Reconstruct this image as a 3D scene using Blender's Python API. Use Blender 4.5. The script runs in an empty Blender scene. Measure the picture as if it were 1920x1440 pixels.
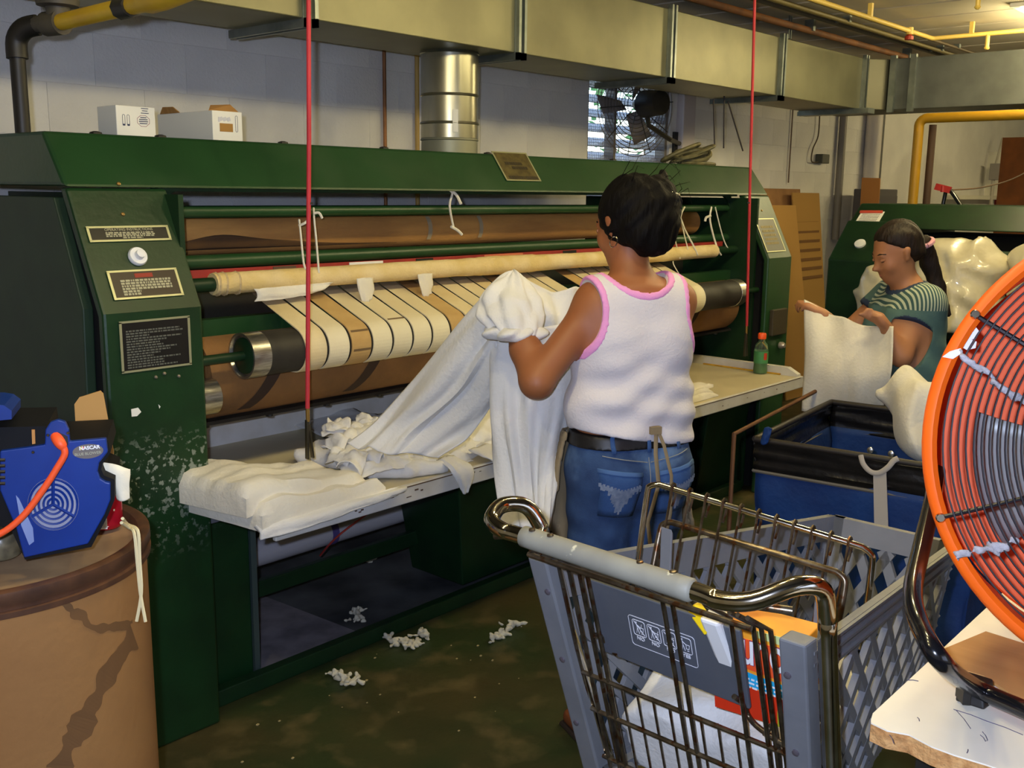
import bpy, bmesh, math, random
import numpy as np
from mathutils import Vector as V, Matrix
from mathutils import noise as mn
random.seed(4)
sc = bpy.context.scene
C = sc.collection
# ------------------------------------------------------------------ camera
RM = np.array([[0.6660, -0.1313, 0.7343], [-0.7459, -0.1330, 0.6527], [0.0120, -0.9824, -0.1865]])
_ex = np.array([2685-960, 380-720, 1900.]); _ex /= np.linalg.norm(_ex)
_d = np.array([840-960, 10700-720, 1900.]); _d -= _ex*_d.dot(_ex); _d /= np.linalg.norm(_d)
_ez = -_d; _ey = np.cross(_ez, _ex)
RM = np.stack([_ex, _ey, _ez])
CAMH = 1.6
cd = bpy.data.cameras.new('camera'); cam = bpy.data.objects.new('camera', cd); C.objects.link(cam)
_m = Matrix(((RM[0][0], -RM[0][1], -RM[0][2], 0), (RM[1][0], -RM[1][1], -RM[1][2], 0), (RM[2][0], -RM[2][1], -RM[2][2], CAMH), (0, 0, 0, 1)))
cam.matrix_world = _m
cd.sensor_width = 36; cd.lens = 36*1900/1920; cd.clip_start = 0.05; cd.clip_end = 200
sc.camera = cam
sc.view_settings.view_transform = 'Standard'; sc.view_settings.look = 'None'
sc.view_settings.gamma = 1; sc.view_settings.use_curve_mapping = False
sc.view_settings.exposure = 0.0
# ------------------------------------------------------------------ sky and lamps
w = bpy.data.worlds.new('sky'); sc.world = w; w.use_nodes = True
nt = w.node_tree; bg = nt.nodes['Background']
sky = nt.nodes.new('ShaderNodeTexSky'); sky.sky_type = 'NISHITA'; sky.sun_elevation = math.radians(50); sky.sun_rotation = math.radians(200); sky.sun_disc = False
nt.links.new(sky.outputs[0], bg.inputs[0]); bg.inputs[1].default_value = 0.8

def lamp(name, loc, size, power, color, rot=(0, 0, 0), sy=None):
    l = bpy.data.lights.new(name, 'AREA'); l.energy = power; l.color = color; l.size = size
    if sy: l.shape = 'RECTANGLE'; l.size_y = sy
    o = bpy.data.objects.new(name, l); C.objects.link(o); o.location = loc; o.rotation_euler = rot
    return o
WARM = (1.0, 0.84, 0.44)
def tube(x0, x1, y, z, power):
    """a fluorescent tube: a row of small lamps that shine all round"""
    for k in range(4):
        l = bpy.data.lights.new('tube_light', 'POINT'); l.energy = power/4; l.color = WARM; l.shadow_soft_size = .07
        o = bpy.data.objects.new('tube_light', l); C.objects.link(o); o.location = (x0+(x1-x0)*(k+.5)/4, y, z)
tube(0.0, 2.4, 1.20, 2.60, 76); tube(3.0, 5.4, 1.20, 2.60, 70); tube(6.4, 7.5, 1.78, 2.57, 40); tube(9.6, 12.0, 1.1, 2.56, 120)
# bluish fill light added behind the camera, no window built there
lamp('blue_fill', (1.0, -2.9, 1.5), 2.6, 34, (0.55, 0.68, 1.0), rot=(math.radians(-90), 0, 0), sy=1.4)
# the flash of the camera: a small lamp left of and above the lens
fl = lamp('camera_flash', _m @ V((-0.055, 0.05, 0.0)), 0.03, 39, (0.62, 0.72, 1.0))
fl.rotation_euler = _m.to_euler()

# ------------------------------------------------------------------ helpers
def ray(x, y):
    c = np.array([x-960, y-720, 1900.]); return RM@c
O3 = np.array([0, 0, CAMH])
def onz(x, y, z): r = ray(x, y); return V(O3+(z-CAMH)/r[2]*r)
def ony(x, y, Y): r = ray(x, y); return V(O3+Y/r[1]*r)
def onx(x, y, X): r = ray(x, y); return V(O3+X/r[0]*r)
def dp(x, y, d): return V(O3+ray(x, y)/1900*d)
def onpl(x, y, p, n):
    r = V(ray(x, y)); t = (V(p)-V(O3)).dot(n)/r.dot(n); return V(O3)+r*t

def lin(c): return tuple(((v/255)/12.92 if v/255 <= .04045 else ((v/255+.055)/1.055)**2.4) for v in c[:3])+(1,)
MATS = {}
def mat(name, c, rough=.6, metal=0., var=None, scale=8., bump=0., bscale=60., spots=None, sscale=14., slo=.6, shi=.66, trans=0., spec=None, coat=0, stretch=None, emit=None, sheen=0, zr=None):
    """colour with noise variation to var, optional worn spots, fine relief"""
    if name in MATS: return MATS[name]
    m = bpy.data.materials.new(name); m.use_nodes = True; t = m.node_tree; b = t.nodes['Principled BSDF']
    b.inputs['Roughness'].default_value = rough; b.inputs['Metallic'].default_value = metal
    b.inputs['Base Color'].default_value = lin(c)
    if spec is not None: b.inputs['Specular IOR Level'].default_value = spec
    if trans: b.inputs['Transmission Weight'].default_value = trans
    if coat: b.inputs['Coat Weight'].default_value = coat
    if sheen: b.inputs['Sheen Weight'].default_value = sheen
    if emit: b.inputs['Emission Color'].default_value = lin(c); b.inputs['Emission Strength'].default_value = emit
    tc = t.nodes.new('ShaderNodeTexCoord'); vec = tc.outputs['Object']
    if stretch:
        mp = t.nodes.new('ShaderNodeMapping'); mp.inputs['Scale'].default_value = stretch; t.links.new(vec, mp.inputs[0]); vec = mp.outputs[0]
    cur = None
    def noise(s, det=5):
        n = t.nodes.new('ShaderNodeTexNoise'); n.inputs['Scale'].default_value = s; n.inputs['Detail'].default_value = det
        t.links.new(vec, n.inputs['Vector']); return n.outputs['Fac']
    def ramp(f, lo, hi):
        r = t.nodes.new('ShaderNodeMapRange'); r.inputs[1].default_value = lo; r.inputs[2].default_value = hi
        t.links.new(f, r.inputs[0]); return r.outputs[0]
    def mix(f, a, bc):
        x = t.nodes.new('ShaderNodeMix'); x.data_type = 'RGBA'; t.links.new(f, x.inputs[0])
        if a is None: x.inputs[6].default_value = lin(c)
        else: t.links.new(a, x.inputs[6])
        x.inputs[7].default_value = lin(bc); return x.outputs[2]
    if var: cur = mix(ramp(noise(scale), .35, .65), cur, var)
    if spots:
        fac = ramp(noise(sscale, 8), slo, shi)
        if zr:   # wear concentrated in a band of height
            sx_ = t.nodes.new('ShaderNodeSeparateXYZ'); t.links.new(tc.outputs['Object'], sx_.inputs[0]); z = sx_.outputs[2]
            fm = None
            for a_, b_ in ((zr[0], zr[1]), (zr[3], zr[2])):
                q = ramp(z, a_, b_)
                x = t.nodes.new('ShaderNodeMath'); x.operation = 'MULTIPLY'; t.links.new(fac, x.inputs[0]); t.links.new(q, x.inputs[1]); fac = x.outputs[0]
        cur = mix(fac, cur, spots)
    if cur is not None: t.links.new(cur, b.inputs['Base Color'])
    if bump:
        bp = t.nodes.new('ShaderNodeBump'); bp.inputs['Strength'].default_value = bump; bp.inputs['Distance'].default_value = .01
        t.links.new(noise(bscale), bp.inputs['Height']); t.links.new(bp.outputs[0], b.inputs['Normal'])
    MATS[name] = m; return m

class MB:
    def __init__(s): s.v = []; s.f = []; s.mi = []; s.m = 0
    def add(s, vs, fs):
        o = len(s.v); s.v += [tuple(x) for x in vs]; s.f += [tuple(i+o for i in f) for f in fs]; s.mi += [s.m]*len(fs); return s
    def box(s, x0, x1, y0, y1, z0, z1):
        return s.hexa([(x0, y0, z0), (x1, y0, z0), (x1, y1, z0), (x0, y1, z0)], [(x0, y0, z1), (x1, y0, z1), (x1, y1, z1), (x0, y1, z1)])
    def hexa(s, a, b):
        n = len(a)
        return s.add(list(a)+list(b), [tuple(range(n-1, -1, -1)), tuple(range(n, 2*n))]+[(i, (i+1) % n, n+(i+1) % n, n+i) for i in range(n)])
    def prism(s, poly, vec):
        v = V(vec); return s.hexa([V(p) for p in poly], [V(p)+v for p in poly])
    def obox(s, c, ax, ay, az):
        c, ax, ay, az = V(c), V(ax), V(ay), V(az)
        return s.hexa([c-ax-ay-az, c+ax-ay-az, c+ax+ay-az, c-ax+ay-az], [c-ax-ay+az, c+ax-ay+az, c+ax+ay+az, c-ax+ay+az])
    def tube(s, pts, r, n=8, closed=False, flat=None):
        pts = [V(p) for p in pts]; N = len(pts); rs = r if isinstance(r, (list, tuple)) else [r]*N
        prev = None; o = len(s.v)
        for i, p in enumerate(pts):
            if closed: t = pts[(i+1) % N]-pts[i-1]
            else: t = pts[min(i+1, N-1)]-pts[max(i-1, 0)]
            t = t.normalized() if t.length > 1e-9 else V((0, 0, 1))
            if prev is None:
                a = V((0, 0, 1)) if abs(t.z) < .9 else V((1, 0, 0)); u = t.cross(a).normalized()
            else:
                u = prev-t*prev.dot(t); u = u.normalized() if u.length > 1e-6 else t.orthogonal().normalized()
            prev = u; w_ = t.cross(u)
            for k in range(n):
                a = 2*math.pi*k/n; q = u*math.cos(a)*rs[i]+w_*math.sin(a)*rs[i]
                if flat: q = q-V(flat[0])*q.dot(V(flat[0]))*(1-flat[1])
                s.v.append(tuple(p+q))
        R = N if closed else N-1; fs = []
        for i in range(R):
            j = (i+1) % N
            fs += [(o+i*n+k, o+i*n+(k+1) % n, o+j*n+(k+1) % n, o+j*n+k) for k in range(n)]
        if not closed: fs += [tuple(o+k for k in range(n-1, -1, -1)), tuple(o+(N-1)*n+k for k in range(n))]
        s.f += fs; s.mi += [s.m]*len(fs); return s
    def cyl(s, a, b, ra, rb=None, n=24): return s.tube([a, b], [ra, ra if rb is None else rb], n)
    def lathe(s, a, axis, prof, n=32):
        """prof: list of (t, r) along axis from a"""
        a = V(a); ax = V(axis).normalized(); u = ax.orthogonal().normalized(); w_ = ax.cross(u); o = len(s.v)
        for (t, r) in prof:
            for k in range(n):
                g = 2*math.pi*k/n; s.v.append(tuple(a+ax*t+(u*math.cos(g)+w_*math.sin(g))*max(r, 1e-4)))
        fs = []
        for i in range(len(prof)-1):
            fs += [(o+i*n+k, o+i*n+(k+1) % n, o+(i+1)*n+(k+1) % n, o+(i+1)*n+k) for k in range(n)]
        fs += [tuple(o+k for k in range(n-1, -1, -1)), tuple(o+(len(prof)-1)*n+k for k in range(n))]
        s.f += fs; s.mi += [s.m]*len(fs); return s
    def grid(s, P, nu, nv):
        o = len(s.v)
        for i in range(nu+1):
            for j in range(nv+1): s.v.append(tuple(P(i/nu, j/nv)))
        fs = [(o+i*(nv+1)+j, o+(i+1)*(nv+1)+j, o+(i+1)*(nv+1)+j+1, o+i*(nv+1)+j+1) for i in range(nu) for j in range(nv)]
        s.f += fs; s.mi += [s.m]*len(fs); return s
    def build(s, name, m, parent=None, smooth=False, bev=0, solid=0, sub=0, kind=None, label=None, origin=None):
        me = bpy.data.meshes.new(name)
        vs = s.v
        if origin is not None: vs = [tuple(V(q)-V(origin)) for q in vs]
        me.from_pydata(vs, [], s.f); me.update()
        bm = bmesh.new(); bm.from_mesh(me); bmesh.ops.recalc_face_normals(bm, faces=bm.faces); bm.to_mesh(me); bm.free()
        ms = m if isinstance(m, (list, tuple)) else [m]
        for x in ms: me.materials.append(x)
        if len(ms) > 1: me.polygons.foreach_set('material_index', s.mi)
        if smooth: me.polygons.foreach_set('use_smooth', [True]*len(me.polygons))
        o = bpy.data.objects.new(name, me); C.objects.link(o)
        if origin is not None: o.location = origin
        if parent is not None: par(o, parent)
        if solid: md = o.modifiers.new('Solidify', 'SOLIDIFY'); md.thickness = solid; md.offset = 0
        if sub: md = o.modifiers.new('Subsurf', 'SUBSURF'); md.levels = sub; md.render_levels = sub
        if bev:
            md = o.modifiers.new('Bevel', 'BEVEL'); md.width = bev; md.segments = 2; md.limit_method = 'ANGLE'
        if smooth and (bev == 0):
            try: me.set_sharp_from_angle(angle=math.radians(50))
            except Exception: pass
        if kind: o['kind'] = kind
        if label: o['label'] = label
        return o
def par(o, p):
    o.parent = p
    if p is not None: o.matrix_parent_inverse = (Matrix.Translation(p.location) if p.parent is None else Matrix.Translation(gl(p))).inverted()
def gl(p):
    # world location of an object that only carries translations
    return V(p.location) if p.parent is None else V(p.location)
def thing(name, label, cat, loc, group=None):
    o = bpy.data.objects.new(name, None); C.objects.link(o); o.location = loc; o.empty_display_size = .05
    return tag(o, label, cat, group)
def tag(o, label, cat, group=None):
    o['label'] = label; o['category'] = cat
    if group: o['group'] = group
    return o
def struct(o): o['kind'] = 'structure'; return o
def catm(P, n):
    """smooth curve through points"""
    P = [V(p) for p in P]; out = []
    for i in range(len(P)-1):
        a = P[max(i-1, 0)]; b = P[i]; c = P[i+1]; d = P[min(i+2, len(P)-1)]
        for k in range(n):
            t = k/n; out.append(.5*((2*b)+(c-a)*t+(2*a-5*b+4*c-d)*t*t+(3*b-a-3*c+d)*t**3))
    out.append(P[-1]); return out
def arc(c, u, v, r, a0, a1, n): return [V(c)+V(u)*r*math.cos(a0+(a1-a0)*i/n)+V(v)*r*math.sin(a0+(a1-a0)*i/n) for i in range(n+1)]
def text(name, s, size, o, ux, uy, m, parent, ext=.0004, align='CENTER', bold=0, sx=1.):
    cu = bpy.data.curves.new(name, 'FONT'); cu.body = s; cu.size = size; cu.align_x = align; cu.align_y = 'CENTER'; cu.extrude = ext; cu.offset = bold
    t = bpy.data.objects.new(name, cu); me = bpy.data.meshes.new_from_object(t); bpy.data.objects.remove(t)
    ux = V(ux).normalized(); uy = V(uy).normalized(); n = ux.cross(uy)
    ux, n0 = ux*sx, n
    M = Matrix(((ux.x, uy.x, n.x, o[0]), (ux.y, uy.y, n.y, o[1]), (ux.z, uy.z, n.z, o[2]), (0, 0, 0, 1)))
    me.transform(M); me.materials.append(m)
    ob = bpy.data.objects.new(name, me); C.objects.link(ob)
    if parent: par(ob, parent)
    return ob

# ---------------- signed-distance modelling (one continuous surface per body or garment)
class Fld:
    def __init__(s, lo, hi, h):
        s.lo = np.array(lo, float); s.h = h; s.n = np.ceil((np.array(hi)-s.lo)/h).astype(int)+1
        s.a = np.full(s.n, 1.0, np.float32); s.ax = [s.lo[i]+h*np.arange(s.n[i]) for i in range(3)]
    def _b(s, lo, hi):
        i0 = np.clip(np.floor((np.array(lo)-s.lo)/s.h).astype(int), 0, s.n-1); i1 = np.clip(np.ceil((np.array(hi)-s.lo)/s.h).astype(int)+1, 1, s.n)
        sl = tuple(slice(i0[k], max(i1[k], i0[k]+1)) for k in range(3))
        X = s.ax[0][sl[0]][:, None, None]; Y = s.ax[1][sl[1]][None, :, None]; Z = s.ax[2][sl[2]][None, None, :]
        return sl, X, Y, Z
    def _u(s, sl, d, k):
        a = s.a[sl]; hh = np.clip(.5+.5*(a-d)/k, 0, 1); s.a[sl] = (a*(1-hh)+d*hh-k*hh*(1-hh)).astype(np.float32)
    def cap(s, a, b, ra, rb=None, k=.02, flat=None, e=0.):
        a = np.array(a, float); b = np.array(b, float); rb = ra if rb is None else rb; ra += e; rb += e
        m = max(ra, rb)+k+.04
        sl, X, Y, Z = s._b(np.minimum(a, b)-m, np.maximum(a, b)+m)
        d = b-a; L = max(d.dot(d), 1e-9)
        t = np.clip(((X-a[0])*d[0]+(Y-a[1])*d[1]+(Z-a[2])*d[2])/L, 0, 1)
        px = X-a[0]-t*d[0]; py = Y-a[1]-t*d[1]; pz = Z-a[2]-t*d[2]
        if flat is not None:
            n, sc_ = np.array(flat[0], float), flat[1]; q = (px*n[0]+py*n[1]+pz*n[2])*(1/sc_-1); px = px+q*n[0]; py = py+q*n[1]; pz = pz+q*n[2]
        dist = np.sqrt(px*px+py*py+pz*pz)-(ra+(rb-ra)*t)
        if flat is not None: dist = dist*(.5+.5*flat[1])
        s._u(sl, dist, k)
    def ell(s, c, r, axes=None, k=.02, e=0.):
        c = np.array(c, float); r = np.array(r, float)+e; m = r.max()+k+.04
        sl, X, Y, Z = s._b(c-m, c+m); A = np.eye(3) if axes is None else np.array(axes, float)
        x, y, z = X-c[0], Y-c[1], Z-c[2]
        q = [(A[i][0]*x+A[i][1]*y+A[i][2]*z) for i in range(3)]
        k0 = np.sqrt(sum((q[i]/r[i])**2 for i in range(3))); k1 = np.sqrt(sum((q[i]/r[i]**2)**2 for i in range(3)))+1e-6
        s._u(sl, k0*(k0-1)/k1, k)
    def prims(s, L, e=0.):
        for p in L: getattr(s, p[0])(*p[1:-1], **p[-1], e=e)
    def P(s): return s.ax[0][:, None, None], s.ax[1][None, :, None], s.ax[2][None, None, :]
    def isect(s, d): s.a = np.maximum(s.a, d).astype(np.float32)
    def disp(s, fn): X, Y, Z = s.P(); s.a = (s.a+fn(X, Y, Z)).astype(np.float32)
    def mesh(s):
        a = s.a; h = s.h; sg = a < 0; n = np.array(a.shape)-1
        acc = np.zeros(tuple(n)+(3,), np.float32); cnt = np.zeros(tuple(n), np.int16)
        for ax in range(3):
            o1, o2 = [i for i in range(3) if i != ax]
            for p in (0, 1):
                for q in (0, 1):
                    lo = [slice(0, n[i]) for i in range(3)]; hi = [slice(0, n[i]) for i in range(3)]
                    lo[o1] = hi[o1] = slice(p, n[o1]+p); lo[o2] = hi[o2] = slice(q, n[o2]+q); hi[ax] = slice(1, n[ax]+1)
                    A = a[tuple(lo)]; B = a[tuple(hi)]; cr = (A < 0) != (B < 0)
                    idx = np.nonzero(cr); Av = A[idx]; t = Av/(Av-B[idx])
                    acc[idx+(ax,)] += t; acc[idx+(o1,)] += p; acc[idx+(o2,)] += q; cnt[idx] += 1
        act = np.nonzero(cnt > 0); ids = np.full(tuple(n), -1, np.int64); ids[act] = np.arange(len(act[0]))
        vs = (np.stack(act, 1)+acc[act]/cnt[act][:, None])*h+s.lo
        fs = []
        for ax in range(3):
            o1, o2 = [(1, 2), (2, 0), (0, 1)][ax]
            lo = [slice(1, n[i]) for i in range(3)]; hi = [slice(1, n[i]) for i in range(3)]
            lo[ax] = slice(0, n[ax]); hi[ax] = slice(1, n[ax]+1)
            A = sg[tuple(lo)]; B = sg[tuple(hi)]
            for flip in (False, True):
                m = (A & ~B) if not flip else (~A & B)
                ix = np.stack(np.nonzero(m), 1); off = np.ones(3, int); off[ax] = 0; ix = ix+off
                def cell(d1, d2): c = ix.copy(); c[:, o1] -= d1; c[:, o2] -= d2; return ids[c[:, 0], c[:, 1], c[:, 2]]
                q = np.stack([cell(1, 1), cell(0, 1), cell(0, 0), cell(1, 0)], 1)
                fs.append(q[:, ::-1] if flip else q)
        return vs, np.concatenate(fs)
    def build(s, name, ms, parent=None, mi=None, smooth=2, noise=None):
        vs, fs = s.mesh()
        for _ in range(smooth):   # a little Laplacian smoothing
            nb = np.zeros_like(vs); c = np.zeros(len(vs))
            for a_, b_ in ((0, 1), (1, 2), (2, 3), (3, 0)):
                np.add.at(nb, fs[:, a_], vs[fs[:, b_]]); np.add.at(nb, fs[:, b_], vs[fs[:, a_]]); np.add.at(c, fs[:, a_], 1); np.add.at(c, fs[:, b_], 1)
            vs = vs*.5+.5*nb/np.maximum(c, 1)[:, None]
        me = bpy.data.meshes.new(name)
        me.vertices.add(len(vs)); me.vertices.foreach_set('co', vs.astype(np.float32).ravel())
        me.loops.add(len(fs)*4); me.loops.foreach_set('vertex_index', fs.astype(np.int32).ravel())
        me.polygons.add(len(fs)); me.polygons.foreach_set('loop_start', np.arange(0, len(fs)*4, 4, dtype=np.int32))
        me.update(calc_edges=True); me.validate()
        ms = ms if isinstance(ms, (list, tuple)) else [ms]
        for m in ms: me.materials.append(m)
        if mi is not None:
            cen = vs[fs].mean(1); me.polygons.foreach_set('material_index', mi(cen).astype(np.int32))
        me.polygons.foreach_set('use_smooth', [True]*len(me.polygons))
        o = bpy.data.objects.new(name, me); C.objects.link(o)
        if parent is not None: par(o, parent)
        return o

def drape(name, rows, m, parent=None, nu=10, fold=0., ff=(7, 3), solid=.003, seed=0, crumple=0.):
    """cloth surface through a net of points, with folds along its normals"""
    cols = [catm(r, nu) for r in rows]; n = len(cols[0])
    net = [catm([c[i] for c in cols], nu) for i in range(n)]
    P = np.array([[tuple(q) for q in r] for r in net]); du = np.gradient(P, axis=0); dv = np.gradient(P, axis=1)
    N = np.cross(du, dv); N /= np.linalg.norm(N, axis=2)[..., None]+1e-9
    H, W = P.shape[:2]; g = np.zeros((H, W))
    for i in range(H):
        for j in range(W):
            u, v = i/(H-1), j/(W-1)
            g[i, j] = fold*mn.noise(V((u*ff[0]+seed, v*ff[1], seed*1.7)))
            if crumple:
                p = V(P[i, j])*14+V((seed, 0, 0)); g[i, j] += crumple*(abs(mn.noise(p))*2-.4+.5*abs(mn.noise(p*2.3)))
    P = P+N*g[..., None]
    mb = MB(); mb.v = [tuple(q) for q in P.reshape(-1, 3)]
    mb.f = [(i*W+j, (i+1)*W+j, (i+1)*W+j+1, i*W+j+1) for i in range(H-1) for j in range(W-1)]; mb.mi = [0]*len(mb.f)
    return mb.build(name, m, parent, smooth=True, solid=solid)
#MATERIALS
# ------------------------------------------------------------------ materials
G = mat('green_paint', (24, 60, 28), .4, var=(30, 68, 34), scale=3, bump=.05, spots=(54, 78, 50), sscale=2.5, slo=.5, shi=.8)
Gw = mat('green_paint_worn', (15, 54, 23), .42, var=(11, 44, 18), scale=7, spots=(128, 138, 124), sscale=75, slo=.555, shi=.61, bump=.08, zr=(.55, .80, .84, .95))
Gd = mat('green_dark', (12, 42, 20), .45, var=(18, 52, 24))
Gp = mat('green_panel', (36, 58, 38), .55, var=(30, 50, 34))
BLK = mat('black_iron', (22, 20, 18), .5, var=(38, 34, 28))
DRK = mat('recess_shade', (8, 9, 8), .9)  # near-black colour stands in for shade inside the machines
GALV = mat('galvanized_steel', (136, 133, 104), .42, .55, var=(118, 115, 90), scale=3, bump=.02)
RING = mat('bright_round_duct', (196, 192, 170), .3, .92, var=(150, 148, 130), scale=5, stretch=(1, 1, .3))
GALV2 = mat('galvanized_seam', (150, 156, 150), .4, .8, var=(120, 128, 124), scale=9)
ALU = mat('bright_aluminium', (210, 208, 200), .28, .95, var=(170, 168, 160), scale=30, stretch=(1, 12, 12))
CHR = mat('chrome', (205, 200, 190), .12, 1., var=(170, 160, 140), scale=20)
RUST = mat('rusty_chrome', (134, 122, 102), .3, .85, var=(92, 78, 60), scale=30, spots=(104, 68, 40), sscale=45, slo=.55, shi=.62)
CAN = mat('cream_canvas', (232, 216, 172), .9, var=(214, 190, 136), scale=6, bump=.15, bscale=300)
CAN2 = mat('tan_canvas', (205, 172, 112), .9, var=(188, 150, 90), scale=7, bump=.15, bscale=300, spots=(120, 92, 52), sscale=5, slo=.62, shi=.7)
CAN3 = mat('pale_canvas', (236, 226, 192), .9, var=(226, 210, 168), scale=4, bump=.15, bscale=300, spots=(170, 132, 76), sscale=4, slo=.64, shi=.7)
PADM = mat('padded_wrap', (224, 196, 128), .92, var=(238, 216, 164), scale=9, bump=.3, bscale=120)
TAN = mat('tan_roll_cloth', (228, 166, 86), .9, var=(186, 132, 70), scale=2.2, stretch=(1, 3, 6), bump=.2)
BRN = mat('brown_roll_cloth', (150, 106, 56), .9, var=(112, 80, 44), scale=3, bump=.2)
RUB = mat('black_rubber', (44, 40, 34), .6, var=(34, 32, 28), scale=6, bump=.05)
REDP = mat('red_strip_paint', (170, 56, 46), .5, var=(150, 44, 38))
REDC = mat('red_cord', (198, 48, 58), .6, var=(180, 40, 50))
LIN = mat('white_linen', (228, 226, 220), .95, var=(218, 215, 208), scale=5, bump=.25, bscale=90, sheen=.2)
LINC = mat('cream_linen', (236, 230, 212), .95, var=(222, 214, 194), scale=5, bump=.25, bscale=90, sheen=.2)
ENAM = mat('white_enamel', (214, 212, 208), .45, var=(200, 196, 186), scale=9, spots=(96, 84, 70), sscale=60, slo=.71, shi=.74)
TABT = mat('table_top_laminate', (206, 194, 160), .5, var=(194, 182, 148), scale=4)
WALLM = mat('painted_block', (234, 231, 226), .85, var=(224, 221, 217), scale=3, bump=.35, bscale=70)
PLATE = mat('nameplate_black', (22, 20, 18), .4)
PLATEB = mat('nameplate_brown', (46, 32, 22), .4)
PEDGE = mat('nameplate_edge', (190, 190, 150), .4, .6)
LET = mat('lettering_pale', (176, 172, 140), .6)
LETD = mat('lettering_dim', (96, 98, 88), .6)
WHT = mat('white_plastic', (238, 238, 236), .4)
PAPER = mat('white_paper', (240, 238, 228), .9)
CARD = mat('cardboard', (186, 138, 76), .9, var=(172, 124, 66), scale=8, stretch=(1, 8, 1))
INK = mat('dark_ink', (60, 64, 96), .8)
YEL = mat('yellow_pipe_paint', (222, 180, 26), .45, var=(206, 160, 20))
COP = mat('copper_pipe', (170, 116, 70), .5, .4, var=(140, 96, 60))
GREY = mat('grey_cart_plastic', (124, 126, 130), .5, var=(114, 116, 120), scale=8, bump=.06)
GREYD = mat('grey_flap_plastic', (90, 94, 102), .5, var=(84, 88, 96), bump=.06)
DRUM = mat('fibre_drum_kraft', (174, 124, 68), .8, var=(156, 108, 58), scale=3, bump=.1)
STAIN = mat('drum_water_stain', (110, 76, 40), .8)
BLU = mat('blue_plastic', (8, 50, 134), .4, var=(7, 44, 120))
ORG = mat('orange_fan_paint', (255, 108, 16), .45, var=(244, 100, 14))
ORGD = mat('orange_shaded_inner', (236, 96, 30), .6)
CORD = mat('orange_cord', (255, 92, 40), .5)
WIRE = mat('black_wire', (20, 17, 22), .35)
BLKG = mat('black_gloss', (14, 14, 18), .2, coat=.5)
BLADE = mat('grey_blade', (150, 152, 150), .5, .3)
SKIN = mat('skin_tan', (158, 98, 58), .55, var=(148, 88, 50), scale=6)
SKIN2 = mat('skin_olive', (176, 122, 84), .55, var=(168, 112, 76), scale=6)
HAIR = mat('black_hair', (9, 7, 6), .7, spec=.12, var=(14, 11, 9), scale=60, stretch=(1, 1, .15), bump=.5, bscale=90)
HAIR2 = mat('dark_brown_hair', (24, 15, 10), .6, spec=.3, var=(36, 23, 15), scale=60, stretch=(1, 1, .2), bump=.5, bscale=90)
SHIRT = mat('white_cotton', (226, 220, 221), .95, var=(218, 213, 216), scale=6, bump=.2, bscale=160)
PINK = mat('pink_trim', (238, 160, 214), .95, bump=.2, bscale=300)
JEAN = mat('blue_denim', (54, 82, 124), .9, var=(38, 62, 102), scale=14, bump=.2, bscale=300, spots=(96, 124, 160), sscale=6, slo=.6, shi=.75)
APR = mat('khaki_apron', (150, 132, 100), .9, var=(136, 118, 88))
TEE = mat('teal_tee', (84, 116, 112), .9, var=(72, 102, 100), scale=9, bump=.15, bscale=160)
NAVY = mat('navy_trim', (40, 56, 84), .9)
BOARDM = mat('white_laminate', (240, 232, 212), .5, var=(228, 218, 196), scale=6, spots=(120, 104, 84), sscale=26, slo=.73, shi=.76)
CHIP = mat('chipboard_edge', (206, 158, 100), .95, var=(172, 120, 68), scale=60, bump=.6, bscale=90)
VINB = mat('black_vinyl', (16, 15, 16), .3, var=(26, 24, 24), bump=.2, bscale=40)
BLUV = mat('blue_canvas', (13, 58, 118), .7, var=(9, 46, 102), scale=7, bump=.3, bscale=30)
LINT = mat('grey_lint', (184, 180, 184), 1., var=(150, 146, 150), scale=40, bump=.6, bscale=90)
#MATERIALS_END
# ------------------------------------------------------------------ the room
CEIL = 2.68
FLM = mat('worn_floor', (70, 62, 34), .5, var=(44, 58, 28), scale=2.2, spots=(96, 84, 52), sscale=7, slo=.52, shi=.72, bump=.12, bscale=40)
fl_ = struct(MB().box(-2.2, 15, -3, 4.1, -.1, 0).build('floor', FLM))
CEM = mat('ceiling_plank_paint', (222, 212, 192), .8, var=(206, 196, 174), scale=2)
ce = struct(MB().box(-2.2, 15, -3, 4.4, CEIL+.03, CEIL+.12).build('ceiling', mat('ceiling_joint', (70, 64, 52), .9)))
pm = None
for k in range(20):
    x0 = 2.9+.46*k
    if pm is None:
        o = MB().box(0, .434, -2.2, 4.1, CEIL, CEIL+.029).build('ceiling_plank', CEM, bev=.006); pm = o
    else: o = pm.copy(); C.objects.link(o)
    o.location = (x0, 0, 0); par(o, ce)
struct(MB().box(-2.3, 15, -3.1, -3, 0, CEIL+.03).build('wall_front', WALLM))
struct(MB().box(-2.3, -2.2, -3, 4.1, 0, CEIL+.03).build('wall_left', WALLM))
struct(MB().box(15, 15.1, -3, 4.1, 0, CEIL+.03).build('wall_right', WALLM))
WY = 4.1; WX0, WX1, WZ0, WZ1 = 5.31, 6.26, 1.5, 2.42
wb = MB(); Yb = WY+.004
wb.box(-2.3, WX0, Yb, Yb+.2, 0, CEIL+.03).box(WX1, 15.1, Yb, Yb+.2, 0, CEIL+.03).box(WX0, WX1, Yb, Yb+.2, 0, WZ0).box(WX0, WX1, Yb, Yb+.2, WZ1, CEIL+.03)
wall = struct(wb.build('wall_back', WALLM))
bmesh_ = {}
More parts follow.
